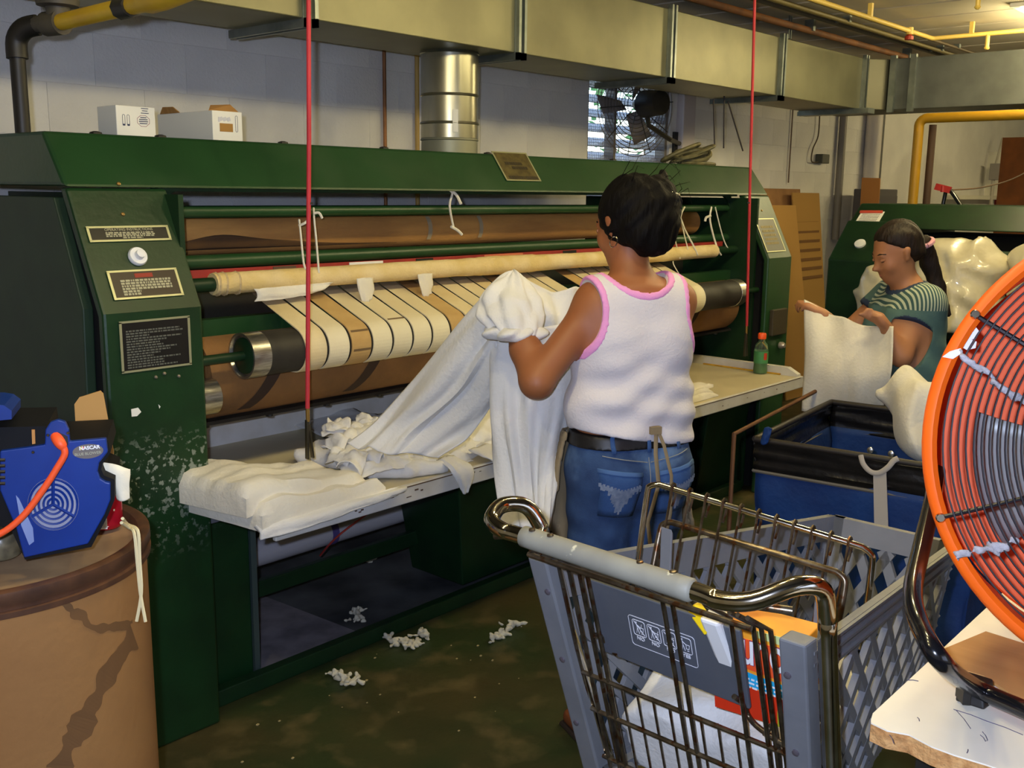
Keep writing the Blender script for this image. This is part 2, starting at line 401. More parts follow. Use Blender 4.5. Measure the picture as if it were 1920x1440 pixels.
for r in range(6):
    z0 = 1.385+.205*r; off = .2 if r % 2 else 0
    for c in range(22):
        a = .62+.41*c+off; b = a+.4085
        if z0 < WZ1 and z0+.2 > WZ0:
            if a >= WX0 and b <= WX1: continue
            if a < WX0 < b: b = WX0
            if a < WX1 < b: a = WX1
        L = round(b-a, 3)
        if L < .03: continue
        if L not in bmesh_:
            o = MB().box(0, L, WY, Yb+.002, 0, .2037).build('block', WALLM, bev=.0015); bmesh_[L] = o
        else: o = bmesh_[L].copy(); C.objects.link(o)
        o.location = (a, 0, z0); par(o, wall)
# louvred window in the back wall
win = MB()
for (a, b, c, d) in ((WX0, WX0+.03, WZ0, WZ1), (WX1-.03, WX1, WZ0, WZ1), (WX0, WX1, WZ0, WZ0+.03), (WX0, WX1, WZ1-.03, WZ1), (5.62, 5.645, WZ0, WZ1)):
    win.box(a, b, WY+.02, WY+.10, c, d)
win = struct(win.build('window_1', mat('window_frame', (120, 112, 104), .6)))
GLS = mat('louvre_glass', (214, 210, 214), .25, trans=.55, var=(190, 186, 190), scale=3)
pane = None
for k in range(9):
    z = 1.56+.092*k
    if pane is None:
        pane = o = MB().obox((0, 0, 0), (.465, 0, 0), (0, .045, .030), (0, -.0018, .0027)).build('glass_louvre', GLS)
    else: o = pane.copy(); C.objects.link(o)
    o.location = ((WX0+WX1)/2, WY+.085, z); par(o, win)
scr = MB()
for k in range(46): scr.tube([(WX0+.02+.02*k, WY+.03, WZ0), (WX0+.02+.02*k, WY+.03, WZ1)], .0012, 4)
for k in range(44): scr.tube([(WX0, WY+.03, WZ0+.02+.02*k), (WX1, WY+.03, WZ0+.02+.02*k)], .0012, 4)
o = scr.build('insect_screen', mat('screen_wire', (120, 116, 112), .5)); par(o, win); o['kind'] = 'stuff'
# shrub outside the window
lf = MB(); rnd = random.Random(3)
for k in range(1500):
    p = V((rnd.uniform(5.3, 9.2), rnd.uniform(5.2, 6.6), rnd.uniform(.2, 2.9)))
    if rnd.random() < .35 and p.z > 1.6: continue
    a = V((rnd.gauss(0, 1), rnd.gauss(0, 1), rnd.gauss(0, 1))).normalized()*.07; b = a.orthogonal().normalized()*.035
    lf.add([p-a, p+b, p+a, p-b], [(0, 1, 2, 3)])
th = thing('shrub', 'green leafy shrub seen outside through the louvred window', 'shrub', (7.2, 5.9, 0))
o = lf.build('foliage', mat('shrub_leaf', (70, 130, 50), .6, var=(50, 104, 38)), th); o['kind'] = 'stuff'
st = MB()
for k in range(7): st.tube([(5.6+.5*k, 5.9, 0), (5.5+.52*k, 5.8, 1.2), (5.65+.5*k, 6.0, 2.3)], [.03, .022, .012], 6)
st.build('stem', mat('shrub_bark', (92, 74, 56), .9), th)
struct(MB().box(-3, 16, 4.4, 30, -.12, -.02).build('ground', mat('outside_ground', (120, 116, 104), .9)))
# trims: pipes and column on the back wall
WPIPE = mat('white_painted_pipe', (214, 206, 200), .5)
struct(MB().box(6.34, 6.5, WY-.06, WY+.002, 0, CEIL).build('trim_1', mat('white_pilaster', (206, 196, 196), .7), bev=.008))
struct(MB().tube([(3.575, WY-.02, 0), (3.575, WY-.02, CEIL)], .0095, 8).build('trim_2', COP, smooth=True))
struct(MB().tube([(3.80, WY-.022, 0), (3.80, WY-.022, CEIL)], .012, 8).build('trim_3', mat('ochre_pipe', (196, 160, 84), .5), smooth=True))
struct(MB().tube([(9.62, 4.02, 0), (9.62, 4.02, CEIL)], .075, 14).build('trim_4', WPIPE, smooth=True))
struct(MB().tube([(9.0, 4.05, 1.2), (9.0, 4.05, CEIL)], .035, 10).build('trim_5', mat('grey_conduit', (128, 122, 116), .5), smooth=True))
struct(MB().tube([(9.86, 4.05, 0), (9.86, 4.05, CEIL)], .03, 10).build('trim_6', mat('dark_conduit', (74, 70, 66), .5), smooth=True))
struct(MB().tube([(8.08, 4.085, 1.7), (8.08, 4.085, 2.3)], .006, 6).build('trim_7', mat('thin_brown_cable', (110, 86, 70), .6)))
# blocked window opening in the far part of the wall
W2 = [ony(x, y, 4.06) for x, y in ((1786, 258), (1868, 258), (1868, 374), (1786, 372))]
xa, xb, za, zb = W2[0].x, W2[1].x, 1.57, 2.14
w2 = MB().box(xb-.1, xb+.28, 3.93, 4.12, za, zb).box(xa, xb, 3.95, 4.12, za, za+.05)
struct(w2.build('window_2', mat('white_gloss_frame', (226, 222, 206), .5), bev=.006))
# ------------------------------------------------------------------ overhead services
D0, D1, DZ0, DZ1 = 3.1, 3.52, 2.2, 2.545
duct = thing('air_duct', 'long galvanized rectangular air duct under the ceiling above the green machine', 'duct', (3, 3.3, DZ0))
xs = [-1.5, .9, 2.36, 3.50, 4.70, 5.93, 7.16]
for a, b in zip(xs[:-1], xs[1:]): MB().box(a, b-.004, D0, D1, DZ0, DZ1).build('duct_section', GALV, duct, bev=.004)
MB().prism([(7.16, D1, DZ0), (7.16, D0, DZ0), (7.30, 2.98, DZ0), (7.72, 2.98, DZ0), (7.72, D1, DZ0)], (0, 0, DZ1-DZ0)).build('duct_elbow', mat('shaded_duct_elbow', (104, 102, 84), .5, .5), duct, bev=.004)  # elbow colour darkened like shade, offsets the light of the nearby tube
for a, b in ((2.976, 1.2), (1.196, -1.0), (-1.004, -2.8)): MB().box(7.30, 7.72, b, a, DZ0, DZ1).build('duct_section', mat('dull_duct', (112, 116, 112), .5, .5, var=(100, 104, 100)), duct, bev=.004)
for x in xs[1:]:
    f = MB()
    for dx in (-.028, .008):
        f.box(x+dx, x+dx+.016, D0-.028, D0, DZ0-.03, DZ1+.02)
        f.box(x+dx, x+dx+.016, D0-.028, D1+.05, DZ0-.03, DZ0)
    f.box(x-.03, x+.026, D0-.008, D0, DZ0-.03, DZ1)
    f.build('seam_flange', GALV2, duct)
for y in (2.94, 2.80): MB().box(7.27, 7.30, y-.02, y+.02, DZ0-.02, DZ1+.02).build('seam_flange', GALV2, duct)
MB().box(7.05, 7.16, D0-.1, D1, DZ0-.035, DZ0).build('hanger_bar', GALV2, duct)
hg = MB()
for x in (2.42, 3.56, 5.99, 6.02): hg.cyl((x, D0-.012, DZ1), (x, D0-.012, CEIL), .006, n=6)
hg.build('hanger_rod', GALV2, duct)
rd = thing('round_duct', 'round vertical galvanized duct joining the hood to the overhead duct', 'duct', (3.30, 3.33, 1.745))
zz = [1.745, 1.83, 1.90, 2.02, 2.2]
for i, (a, b) in enumerate(zip(zz[:-1], zz[1:])):
    r = .127+.002*(i % 2)
    MB().lathe((3.30, 3.33, a), (0, 0, 1), [(0, r), (b-a-.012, r-.001), (b-a-.009, r+.004), (b-a, r)], 40).build('duct_ring', mat('dull_duct_ring', (150, 150, 130), .5, .5) if i == 0 else RING, rd, smooth=True)
t_ = ray(805, 240); n_ = (V((-.55, -.83, 0))).normalized(); cpt = V((3.30, 3.33, 1.90))+n_*.131; tx = n_.cross(V((0, 0, 1)))
MB().obox(cpt, tx*.012, n_*.001, (0, 0, .048)).build('label_strip', PAPER, rd)
# gas pipe at the left
gp = thing('gas_pipe', 'gas pipe with black iron elbow and yellow run at the left end', 'pipe', (1.285, 3.02, 1.75))
MB().tube([(1.285, 3.02, 1.745), (1.285, 3.02, 1.975)], .021, 12).build('riser', BLK, gp, smooth=True)
MB().tube(catm([(1.285, 3.02, 1.95), (1.287, 3.02, 2.0), (1.30, 2.995, 2.03), (1.325, 2.965, 2.04)], 4), .029, 12).build('elbow', BLK, gp, smooth=True)
el = MB().tube([(1.318, 2.972, 2.04), (1.345, 2.86, 2.04)], .024, 12).cyl((1.334, 2.93, 2.04), (1.345, 2.86, 2.04), .033, n=16)
el.lathe((1.345, 2.88, 2.05), (0, 0, 1), [(0, .03), (.03, .032), (.034, .055), (.05, .057), (.052, .03), (.16, .02)], 20)
el.build('tee_fitting', mat('dirty_iron', (62, 58, 50), .6, var=(84, 76, 60), scale=12), gp, smooth=True)
MB().tube([(1.342, 2.87, 2.04), (1.335, 2.50, 2.04)], .022, 14).build('yellow_run', YEL, gp, smooth=True)
MB().tube([(1.336, 2.52, 2.04), (1.335, 2.46, 2.04)], .029, 8).build('coupling', BLK, gp, smooth=True)
MB().tube([(1.335, 2.47, 2.04), (1.33, 2.40, 2.04), (1.325, 2.36, 2.045), (1.32, 2.28, 2.045), (1.30, 2.0, 2.045)], [.022, .024, .036, .036, .022], 14).build('valve_body', YEL, gp, smooth=True)
# ceiling pipes
for nm, lab, y, z, r, m, x0, x1 in (
    ('overhead_pipe', 'rusty brown pipe running above the duct near the ceiling', 3.06, 2.615, .02, mat('rust_pipe', (146, 92, 44), .7, var=(110, 70, 40)), 2.0, 8.2),
    ('overhead_pipe', 'dark grey conduit hugging the ceiling beside the rusty pipe', 2.9, 2.645, .012, mat('dark_grey_pipe', (84, 78, 66), .6), 2.0, 9.5),
    ('overhead_pipe', 'olive conduit just inside the dark grey one on the ceiling', 2.82, 2.645, .014, mat('olive_pipe', (120, 106, 62), .6), 2.0, 9.5),
    ('overhead_pipe', 'thin brown conduit nearest the sprinkler line on the ceiling', 2.70, 2.655, .01, mat('brown_pipe', (110, 92, 64), .6), 2.0, 9.5)):
    q = thing(nm, lab, 'pipe', (x0, y, z)); MB().tube([(x0, y, z), (x1, y, z)], r, 10).build('pipe_run', m, q, smooth=True)
    for k in range(4): MB().box(x0+1+k*1.6, x0+1.03+k*1.6, y-r-.01, y+r+.01, z-r*.2, CEIL).build('pipe_clamp', GALV2, q)
SPR = mat('cream_sprinkler_paint', (222, 190, 96), .5)
sp = thing('sprinkler_pipe', 'cream painted sprinkler pipe bending across the planked ceiling', 'pipe', (6.89, 2.54, 2.6))
MB().tube([(4.2, 2.54, 2.6), (6.87, 2.54, 2.6), (6.89, 2.52, 2.6), (6.89, -1.0, 2.6)], .014, 10).build('pipe_run', SPR, sp, smooth=True)
for p in ((6.89, 2.2, 2.6), ): MB().tube([p, V(p)-V((0, 0, .075))], .013, 8).lathe(V(p)-V((0, 0, .075)), (0, 0, -1), [(0, .013), (.012, .017), (.02, .01)], 10).build('drop_head', SPR, sp)
MB().lathe((6.5, 2.54, 2.6), (0, 0, 1), [(-.022, .012), (-.02, .022), (.02, .022), (.022, .012)], 12).build('tee_joint', SPR, sp)
MB().lathe((6.5, 2.54, 2.578), (0, 0, -1), [(0, .012), (.01, .026), (.03, .026), (.032, .01)], 12).build('red_valve', mat('red_valve_paint', (170, 52, 30), .5), sp)
for p in ((5.9, 2.54), (6.89, 1.2), (6.89, 2.3)): MB().box(p[0]-.012, p[0]+.012, p[1]-.012, p[1]+.012, 2.6, CEIL).build('hanger_strap', SPR, sp)
sp2 = thing('sprinkler_drop', 'short cream sprinkler drop hanging near the fluorescent light', 'sprinkler', onz(1835, -8, 2.66))
p = onz(1835, -8, 2.66); MB().tube([(p.x, p.y, CEIL), (p.x, p.y, 2.61)], .013, 8).lathe((p.x, p.y, 2.61), (0, 0, -1), [(0, .013), (.01, .018), (.02, .008)], 10).build('drop_head', SPR, sp2)
lt = thing('fluorescent_light', 'lit fluorescent fixture at the corner of the ceiling', 'light', (7.0, 1.78, 2.66))
MB().box(6.36, 7.6, 1.70, 1.93, 2.657, CEIL).build('fixture_body', mat('white_fixture', (226, 222, 210), .5), lt, bev=.006)
for y in (1.76, 1.87): MB().cyl((6.40, y, 2.645), (7.56, y, 2.645), .012, n=10).build('tube_lamp', mat('lit_tube', (255, 244, 214), .5, emit=14.), lt)
# yellow pipe on the right
yr = thing('yellow_gas_pipe', 'yellow gas pipe dropping from the duct to the far green machine', 'pipe', (7.0, 2.62, 1.55))
MB().tube([(7.0, 2.62, 1.545), (7.0, 2.62, 2.06)]+arc((7.0, 2.57, 2.06), (0, 1, 0), (0, 0, 1), .05, 0, math.pi/2, 5)+[(7.0, .3, 2.11)], .032, 12).build('pipe_run', mat('dimmed_yellow_paint', (172, 128, 16), .5), yr, smooth=True)  # darker copy of the yellow paint, dim light put into the colour
MB().tube([(7.06, 2.55, 1.545), (7.06, 2.55, 2.07)], .025, 10).build('brown_upright', mat('brown_upright', (70, 48, 32), .7), yr, smooth=True)  # dark brown upright tube beside the yellow pipe
hz = thing('black_hose', 'black hose with a red valve on top of the far green machine', 'hose', (7.2, 2.42, 1.55))
MB().tube(catm([(7.12, 2.46, 1.545), (7.12, 2.45, 1.63), (7.1, 2.44, 1.655), (7.09, 2.40, 1.63), (7.08, 2.33, 1.545)], 6), .014, 8).build('hose', BLKG, hz, smooth=True)
MB().obox((7.08, 2.455, 1.655), (.012, 0, 0), (0, .05, .012), (0, -.006, .02)).cyl((7.08, 2.455, 1.63), (7.08, 2.455, 1.67), .016, n=8).build('valve_handle', mat('red_handle', (176, 40, 36), .5), hz)
sw = thing('slack_cable', 'thin brown cord sagging across the far white wall opening', 'cord', (7.6, 2.3, 1.66))
MB().tube(catm([(7.1, 2.40, 1.645), (7.5, 2.32, 1.67), (8.2, 2.3, 1.76), (9.2, 2.3, 1.98), (9.6, 2.32, 2.12)], 8), .005, 5).build('cord', mat('brown_cord', (116, 88, 62), .7), sw)
pb = thing('plywood_panel', 'tall brown plywood panel at the far right edge', 'panel', (11.2, 2.6, 0))
A = [onx(x, y, 11.0) for x, y in ((1880, 258), (1990, 262))]
MB().box(11.0, 11.04, A[1].y, A[0].y, 0, A[0].z).build('board', mat('brown_ply', (130, 74, 26), .7, var=(112, 62, 22)), pb)
eb = thing('electrical_box', 'small grey switch box on a conduit beside the white frame', 'switch', (xb+.35, 4.0, 1.7))
e0 = ony(1871, 318, 3.9)
MB().box(e0.x-.05, e0.x+.07, 3.86, 3.98, e0.z-.12, e0.z+.07).build('box', mat('grey_box', (150, 144, 140), .5), eb, bev=.006)
MB().tube([(e0.x, 3.94, 1.3), (e0.x, 3.94, e0.z-.1)], .022, 8).tube([(e0.x, 3.94, e0.z), (e0.x+.2, 3.94, 2.3)], .014, 8).build('conduit', mat('pale_conduit', (190, 184, 170), .5), eb)
re = thing('fire_extinguisher', 'small dark red cylinder by the brown plywood panel', 'extinguisher', (e0.x+.35, 3.9, 1.3))
MB().lathe((e0.x+.33, 3.9, 1.3), (0, 0, 1), [(0, .08), (.02, .1), (.3, .1), (.36, .05), (.40, .03)], 16).build('cylinder', mat('dark_red', (120, 20, 34), .4), re, smooth=True)
wo = thing('wall_outlet', 'dark outlet box with a hanging wire on the far wall', 'outlet', (8.35, 4.05, 1.95))
w0 = ony(1541, 299, 4.07)
MB().box(w0.x-.07, w0.x+.07, 4.03, 4.1, w0.z-.035, w0.z+.045).build('box', mat('dark_box', (70, 72, 64), .5), wo, bev=.006)
MB().tube(catm([ony(1537, 215, 4.07), ony(1534, 255, 4.07), ony(1524, 280, 4.07), ony(1522, 303, 4.07), (w0.x-.04, 4.07, w0.z-.02)], 6), .006, 5).build('wire', mat('brown_wire', (90, 76, 60), .6), wo)
# cardboard leaning on the far wall
def leaning(label, px, y, m, yb, group=None, extra=None):
    q = [ony(a, b, y) for a, b in px]; xa_, xb_ = min(k.x for k in q), max(k.x for k in q); z1 = max(k.z for k in q)
    t = thing('cardboard_sheet', label, 'cardboard', ((xa_+xb_)/2, yb, 0), group)
    MB().hexa([(xa_, yb, 0), (xb_, yb, 0), (xb_, yb+.012, 0), (xa_, yb+.012, 0)], [(xa_, y, z1), (xb_, y, z1), (xb_, y+.012, z1), (xa_, y+.012, z1)]).build('sheet', m, t)
    return t, xa_, xb_, z1
t, a, b, z1 = leaning('large brown cardboard sheet leaning on the far wall', ((1425, 353), (1500, 358)), 4.0, mat('card_dull', (168, 124, 78), .9, var=(150, 108, 68)), 3.8)
t, a, b, z1 = leaning('tan cardboard sheet with printed stripes leaning on the far wall', ((1486, 362), (1536, 362)), 3.93, mat('card_tan', (178, 136, 70), .9), 3.72)
q = MB()
for k in range(9): q.obox((a+.25, 3.925-.012*k, z1-.1-.075*k), (.2, 0, 0), (0, .0022, 0), (0, 0, .012))
q.build('printed_stripe', mat('stripe_ink', (126, 88, 46), .9), t)
t, a, b, z1 = leaning('short lighter cardboard piece in front of the far cardboard', ((1440, 385), (1492, 385)), 3.86, mat('card_light', (196, 150, 80), .9), 3.6)
gb = thing('grey_locker', 'dark grey narrow locker standing by the wall pipes', 'locker', (9.4, 3.8, 0))
MB().box(9.05, 9.55, 3.72, 3.93, .02, 1.66).build('body', mat('locker_grey', (84, 80, 84), .6), gb, bev=.01); MB().box(9.08, 9.52, 3.708, 3.72, .1, 1.6).build('door', mat('locker_door', (76, 73, 78), .6), gb)
MB().box(9.12, 9.15, 3.69, 3.71, .9, 1.0).build('handle', BLK, gb)
cb = thing('cardboard_board', 'brown tapered cardboard board standing beside the far machine', 'cardboard', (7.3, 3.0, 0))
p4 = [onx(x, y, 7.3) for x, y in ((1617, 392), (1657, 392), (1650, 334), (1616, 333))]
p4[0].z = p4[1].z = 0
MB().prism(p4, (.012, 0, 0)).build('board', mat('card_dark', (150, 98, 44), .9), cb)
# small wall fan at the window
wf = thing('wall_fan', 'dark round fan with wire cage in front of the louvred window', 'fan', (5.3, 3.8, 2.1))
fc = ony(1188, 197, 3.88); fa = V((.2, .92, 0)).normalized(); fu = V((0, 0, 1)); fv = fa.cross(fu)
MB().lathe(fc-fa*.26, fa, [(0, .03), (.01, .075), (.16, .085), (.19, .06), (.24, .03)], 20).build('motor', BLK, wf, smooth=True)
MB().tube([fc-fa*.13-V((0, 0, .07)), fc-fa*.13-V((-.02, 0, .13)), fc-fa*.1+V((.33, .02, -.20)), V((fc.x+.85, 4.07, fc.z-.20)), V((fc.x+.85, 4.09, fc.z-.20))], .016, 8).box(fc.x+.80, fc.x+.90, 4.08, 4.099, fc.z-.28, fc.z-.12).build('wall_bracket', BLK, wf)
cg = MB()
for k in range(11): cg.tube([fc+(fu*math.cos(2*math.pi*(i/40))+fv*math.sin(2*math.pi*(i/40)))*(.07+.025*k)-fa*(.02-.0*k) for i in range(40)], .003, 4, closed=True)
cg.build('cage_ring', mat('cage_wire', (96, 88, 82), .5), wf)
sk = MB()
for k in range(10): a = 2*math.pi*k/10+.2; sk.tube([fc-fa*.03+(fu*math.cos(a)+fv*math.sin(a))*.05, fc-fa*.03+(fu*math.cos(a)+fv*math.sin(a))*.32], .003, 5)
sk.build('cage_spoke', BLK, wf)
for k in range(3):
    a = 2*math.pi*k/3+.5; u = fu*math.cos(a)+fv*math.sin(a); v = fa.cross(u)
    MB().grid(lambda s, t, u=u, v=v: fc+fa*.04+u*(.05+.20*s)+v*(.06*(t-.5)*(1+s))+fa*(.06*(t-.5)), 4, 4).build('blade', mat('pale_blade', (130, 122, 118), .5), wf, smooth=True, solid=.003)
# ------------------------------------------------------------------ the flatwork ironer
IR = thing('flatwork_ironer', 'long dark green flatwork ironing machine with canvas feed belts and white table', 'ironing machine', (3.2, 2.9, 0))
XL0, XL1, XR0, XR1 = 1.25, 1.54, 4.86, 5.12
SL = V((0, .16, .323)).normalized(); SN = V((0, -.323, .16)).normalized()
def post(x0, x1, m):
    MB().prism([(x0, 2.54, 0), (x0, 2.54, 1.272), (x0, 2.70, 1.595), (x0, 2.74, 1.595), (x0, 2.572, 1.262), (x0, 2.567, 0)], (x1-x0, 0, 0)).build('end_post', m, IR, bev=.008)
    MB().prism([(x0+.04, 2.60, .02), (x0+.04, 2.60, 1.25), (x0+.04, 2.75, 1.56), (x0+.04, 3.7, 1.56), (x0+.04, 3.7, .02)], (x1-x0-.07, 0, 0)).build('inner_shade_box', DRK, IR)  # added black box, keeps the gap behind the post dark
post(XL0, XL1, Gw); post(XR0, XR1, G)
MB().box(XR0-.004, XR0+.012, 2.62, 3.75, .02, 1.58).build('side_plate', Gd, IR)
MB().box(XL1-.012, XL1+.004, 2.62, 3.75, .02, 1.58).build('side_plate', Gd, IR)
MB().prism([(XL0, 2.665, .05), (XL0, 2.665, 1.0), (XL0, 2.652, 1.276), (XL0, 2.78, 1.57), (XL0, 3.9, 1.57), (XL0, 3.9, .05)], (.03, 0, 0)).build('end_panel', Gp, IR, bev=.004)
MB().prism([(XR1-.03, 2.665, .05), (XR1-.03, 2.652, 1.276), (XR1-.03, 2.78, 1.57), (XR1-.03, 3.9, 1.57), (XR1-.03, 3.9, .05)], (.03, 0, 0)).build('end_panel', Gp, IR, bev=.004)
hd = MB().prism([(XL0-.002, 2.70, 1.597), (XL0-.002, 2.812, 1.745), (XL0-.002, 3.85, 1.745), (XL0-.002, 3.85, 1.60), (XL0-.002, 2.73, 1.60)], (XR1-XL0, 0, 0)).build('hood', G, IR, bev=.01)
bo = MB()
for x in (1.42, 1.62, 2.06, 2.5, 3.05, 3.9, 4.4): bo.lathe((x, 2.86, 1.745), (0, 0, 1), [(0, .018), (.006, .016), (.009, .006)], 10)
bo.build('hood_bolt', BLK, IR)
MB().box(XL1, XR0, 2.745, 2.765, 1.588, 1.60).build('hood_lip', Gd, IR)
for x0, x1, dx in ((XL1, XL1+.1, 1), (XR0-.1, XR0, -1)):
    a = XL1 if dx > 0 else XR0
    MB().prism([(a, 2.78, 1.597), (a+dx*.09, 2.78, 1.597), (a+dx*.04, 2.78, 1.57), (a+dx*.012, 2.78, 1.53), (a, 2.78, 1.44)], (0, .012, 0)).build('corner_gusset', Gd, IR)
MB().cyl((XL1, 2.80, 1.527), (XR0, 2.80, 1.527), .019, n=16).build('upper_guard_bar', G, IR, smooth=True)
MB().cyl((XL1, 2.80, 1.375), (XR0, 2.80, 1.37), .022, n=16).build('lower_guard_bar', G, IR, smooth=True)
MB().cyl((1.66, 2.98, 1.45), (4.78, 2.98, 1.45), .066, n=28).build('upper_cloth_roll', TAN, IR, smooth=True)
MB().lathe((1.56, 2.98, 1.44), (1, 0, 0), [(0, .03), (.02, .085), (.10, .085), (.102, .06)], 20).build('roll_end_hub', BLK, IR, smooth=True)
# a dark wavy scorch band and two white marks around the roll, as thin cloth patches
def rollpatch(f0, f1, xa, xb, n, r):
    m = MB()
    def P(s, t):
        x = xa+(xb-xa)*s; a = f0(s)+(f1(s)-f0(s))*t
        return V((x, 2.98-r*math.cos(a), 1.45+r*math.sin(a)))
    return m.grid(P, n, 5)
rollpatch(lambda s: -.75, lambda s: -.75+(.22+.55*math.exp(-((s-.16)/.16)**2)+.34*math.exp(-((s-.42)/.22)**2))*(1-s)**.7, 1.70, 2.62, 30, .0685).build('scorched_band', mat('scorched_cloth', (104, 72, 36), .9, var=(86, 60, 34)), IR, smooth=True, solid=.002)
for x in (2.77, 3.06): rollpatch(lambda s: -.6, lambda s: .8, x, x+.022, 2, .0695).build('white_mark', mat('chalk_mark', (176, 158, 124), .9), IR, smooth=True)
MB().box(1.60, 4.80, 2.783, 2.79, 1.322, 1.352).build('red_strip', REDP, IR)
rp = [(655, 718, PAPER), (780, 812, BLK), (908, 980, mat('orange_label', (206, 120, 80), .8)), (1055, 1080, BLK), (512, 555, mat('dull_label', (96, 72, 52), .8))]
for a, b, m in rp:
    p, q = ony(a, 497, 2.782), ony(b, 494, 2.782)
    MB().box(p.x, q.x, 2.781, 2.7829, 1.326, 1.350).build('strip_label', m, IR)
MB().cyl((XL1, 2.74, 1.31), (XR0, 2.74, 1.31), .022, n=14).build('bar_axle', Gd, IR, smooth=True)
# padded bar, lumpy under its wrapping
pts = []; rs = []
N = 120
for i in range(N+1):
    x = 1.70+(4.64-1.70)*i/N; pts.append((x, 2.74, 1.31-.002*math.sin(x*2))); rs.append(.0335+.003*mn.noise(V((x*3, 0, 0)))+.002*mn.noise(V((x*14, 5, 0)))+(.003 if 2.86 < x < 3.2 else 0))
MB().tube(pts, rs, 16).build('padded_bar', PADM, IR, smooth=True)
tr = MB()
for x in (1.71, 1.735, 1.78): tr.tube([V((x+.003*math.sin(5*k), 2.74, 1.31))+V((0, math.cos(k*.5236), math.sin(k*.5236)))*.034 for k in range(12)], .004, 5, closed=True)
tr.build('binding_twine', mat('twine', (206, 180, 130), .9), IR)
drape('loose_wrap', [[(1.83, 2.715, 1.29), (1.97, 2.712, 1.292), (2.14, 2.712, 1.294)], [(1.84, 2.71, 1.27), (1.97, 2.706, 1.268), (2.10, 2.708, 1.274)], [(1.83, 2.714, 1.25), (1.95, 2.708, 1.252), (2.05, 2.712, 1.262)]], LINC, IR, 5, fold=.006)
for x in (2.235, 2.52):
    drape('loose_tag', [[(x, 2.706, 1.30), (x+.03, 2.704, 1.302), (x+.075, 2.706, 1.30)], [(x+.004, 2.70, 1.26), (x+.03, 2.695, 1.262), (x+.07, 2.70, 1.258)], [(x+.018, 2.70, 1.222), (x+.035, 2.694, 1.216), (x+.06, 2.70, 1.228)]], LINC, IR, 4, fold=.008, seed=x)
# feed roller with bright ends and the belts over it
RY, RZ, RR = 2.60, 1.105, .068
MB().cyl((1.76, RY, RZ), (4.585, RY, RZ), RR, n=32).build('feed_roller', RUB, IR, smooth=True)
for x0, dx in ((1.70, 1), (4.645, -1)):
    MB().lathe((x0, RY, RZ), (dx, 0, 0), [(.012, .058), (0, .064), (0, RR+.002), (.062, RR+.002), (.063, RR)], 36).build('roller_sleeve', ALU, IR, smooth=True)
    MB().lathe((x0+dx*.004, RY, RZ), (dx, 0, 0), [(0, .05), (.004, .056), (.01, .03)], 24).cyl((x0+dx*.005, RY, RZ), (XL1 if dx > 0 else XR0, RY, RZ), .015, n=12).build('roller_shaft', Gd, IR, smooth=True)
MB().lathe((1.575, 2.66, .985), (1, 0, 0), [(0, .04), (.002, .055), (.06, .055), (.062, .04)], 24).build('lower_roller_end', ALU, IR, smooth=True)
def beltpath(ro):
    a1 = math.radians(118)   # leaves the roller towards the back
    pts = [V((0, 2.86, 1.292)), V((0, 2.79, 1.258))]
    pts += [V((0, RY-ro*math.cos(a), RZ+ro*math.sin(a))) for a in [math.radians(68.6-9*i) for i in range(17)]]
    pts += [V((0, 2.85, 1.02))]
    return pts
PO, PI_ = beltpath(RR+.0055), beltpath(RR+.0015)
def beltmesh(w):
    b = MB()
    for i in range(len(PO)-1):
        b.hexa([PO[i], PO[i]+V((w, 0, 0)), PI_[i]+V((w, 0, 0)), PI_[i]], [PO[i+1], PO[i+1]+V((w, 0, 0)), PI_[i+1]+V((w, 0, 0)), PI_[i+1]])
    return b
kinds = [CAN, CAN3, CAN2, CAN3, CAN3, CAN3, CAN3, CAN2, CAN, CAN3, CAN3, CAN, CAN2, CAN3, CAN3, CAN3, None, CAN2, CAN3, CAN3, CAN, CAN3, CAN3, CAN2, CAN3, CAN3]
proto = {}
for k, m in enumerate(kinds):
    if m is None: continue
    if m.name not in proto: o = beltmesh(.0795).build('feed_belt', m, IR, smooth=True); proto[m.name] = o
    else: o = proto[m.name].copy(); C.objects.link(o)
    o.location = (1.885+.0905*k, 0, 0); par(o, IR)
sm = MB()
for k, a in ((2, 35), (4, 62), (2, -15), (9, 40)):
    x = 1.885+.0905*k; ro = RR+.0062
    sm.grid(lambda s, t, x=x, a=a, ro=ro: V((x+.006+.072*s, RY-ro*math.cos(math.radians(a+6*t)), RZ+ro*math.sin(math.radians(a+6*t)))), 3, 2)
sm.build('belt_seam', mat('belt_seam_dark', (116, 92, 60), .9), IR)
# brown roll below the belts, bed plate with bolts
MB().cyl((1.64, 2.80, 1.02), (4.80, 2.80, 1.02), .135, n=40).build('lower_cloth_roll', BRN, IR, smooth=True)
for k in range(7): MB().grid(lambda s, t, k=k: V((1.75+.42*k+.05*t+.12*s, 2.80-.1365*math.cos(-.9+1.3*s), 1.02+.1365*math.sin(-.9+1.3*s))), 8, 1).build('wrap_seam', mat('wrap_seam_dark', (62, 44, 28), .9), IR, smooth=True)
MB().prism([(XL1, 2.86, .93), (XL1, 2.74, .885), (XL1, 2.735, .875), (XL1, 2.87, .90)], (XR0-XL1, 0, 0)).build('bed_plate', BLK, IR)
bn = MB()
for k in range(14): bn.lathe((1.66+.235*k, 2.75, .875), (0, 0, -1), [(0, .012), (.008, .012), (.01, .004)], 8)
bn.build('bed_bolt', BLK, IR)
MB().box(XL1+.004, XR0-.004, 3.06, 3.09, .80, 1.37).build('inner_back_panel', mat('dark_brown_panel', (40, 30, 20), .8, var=(28, 34, 20), scale=4), IR)
MB().box(XL1+.004, XR0, 2.76, 2.80, 1.14, 1.20).build('cross_rail', G, IR)
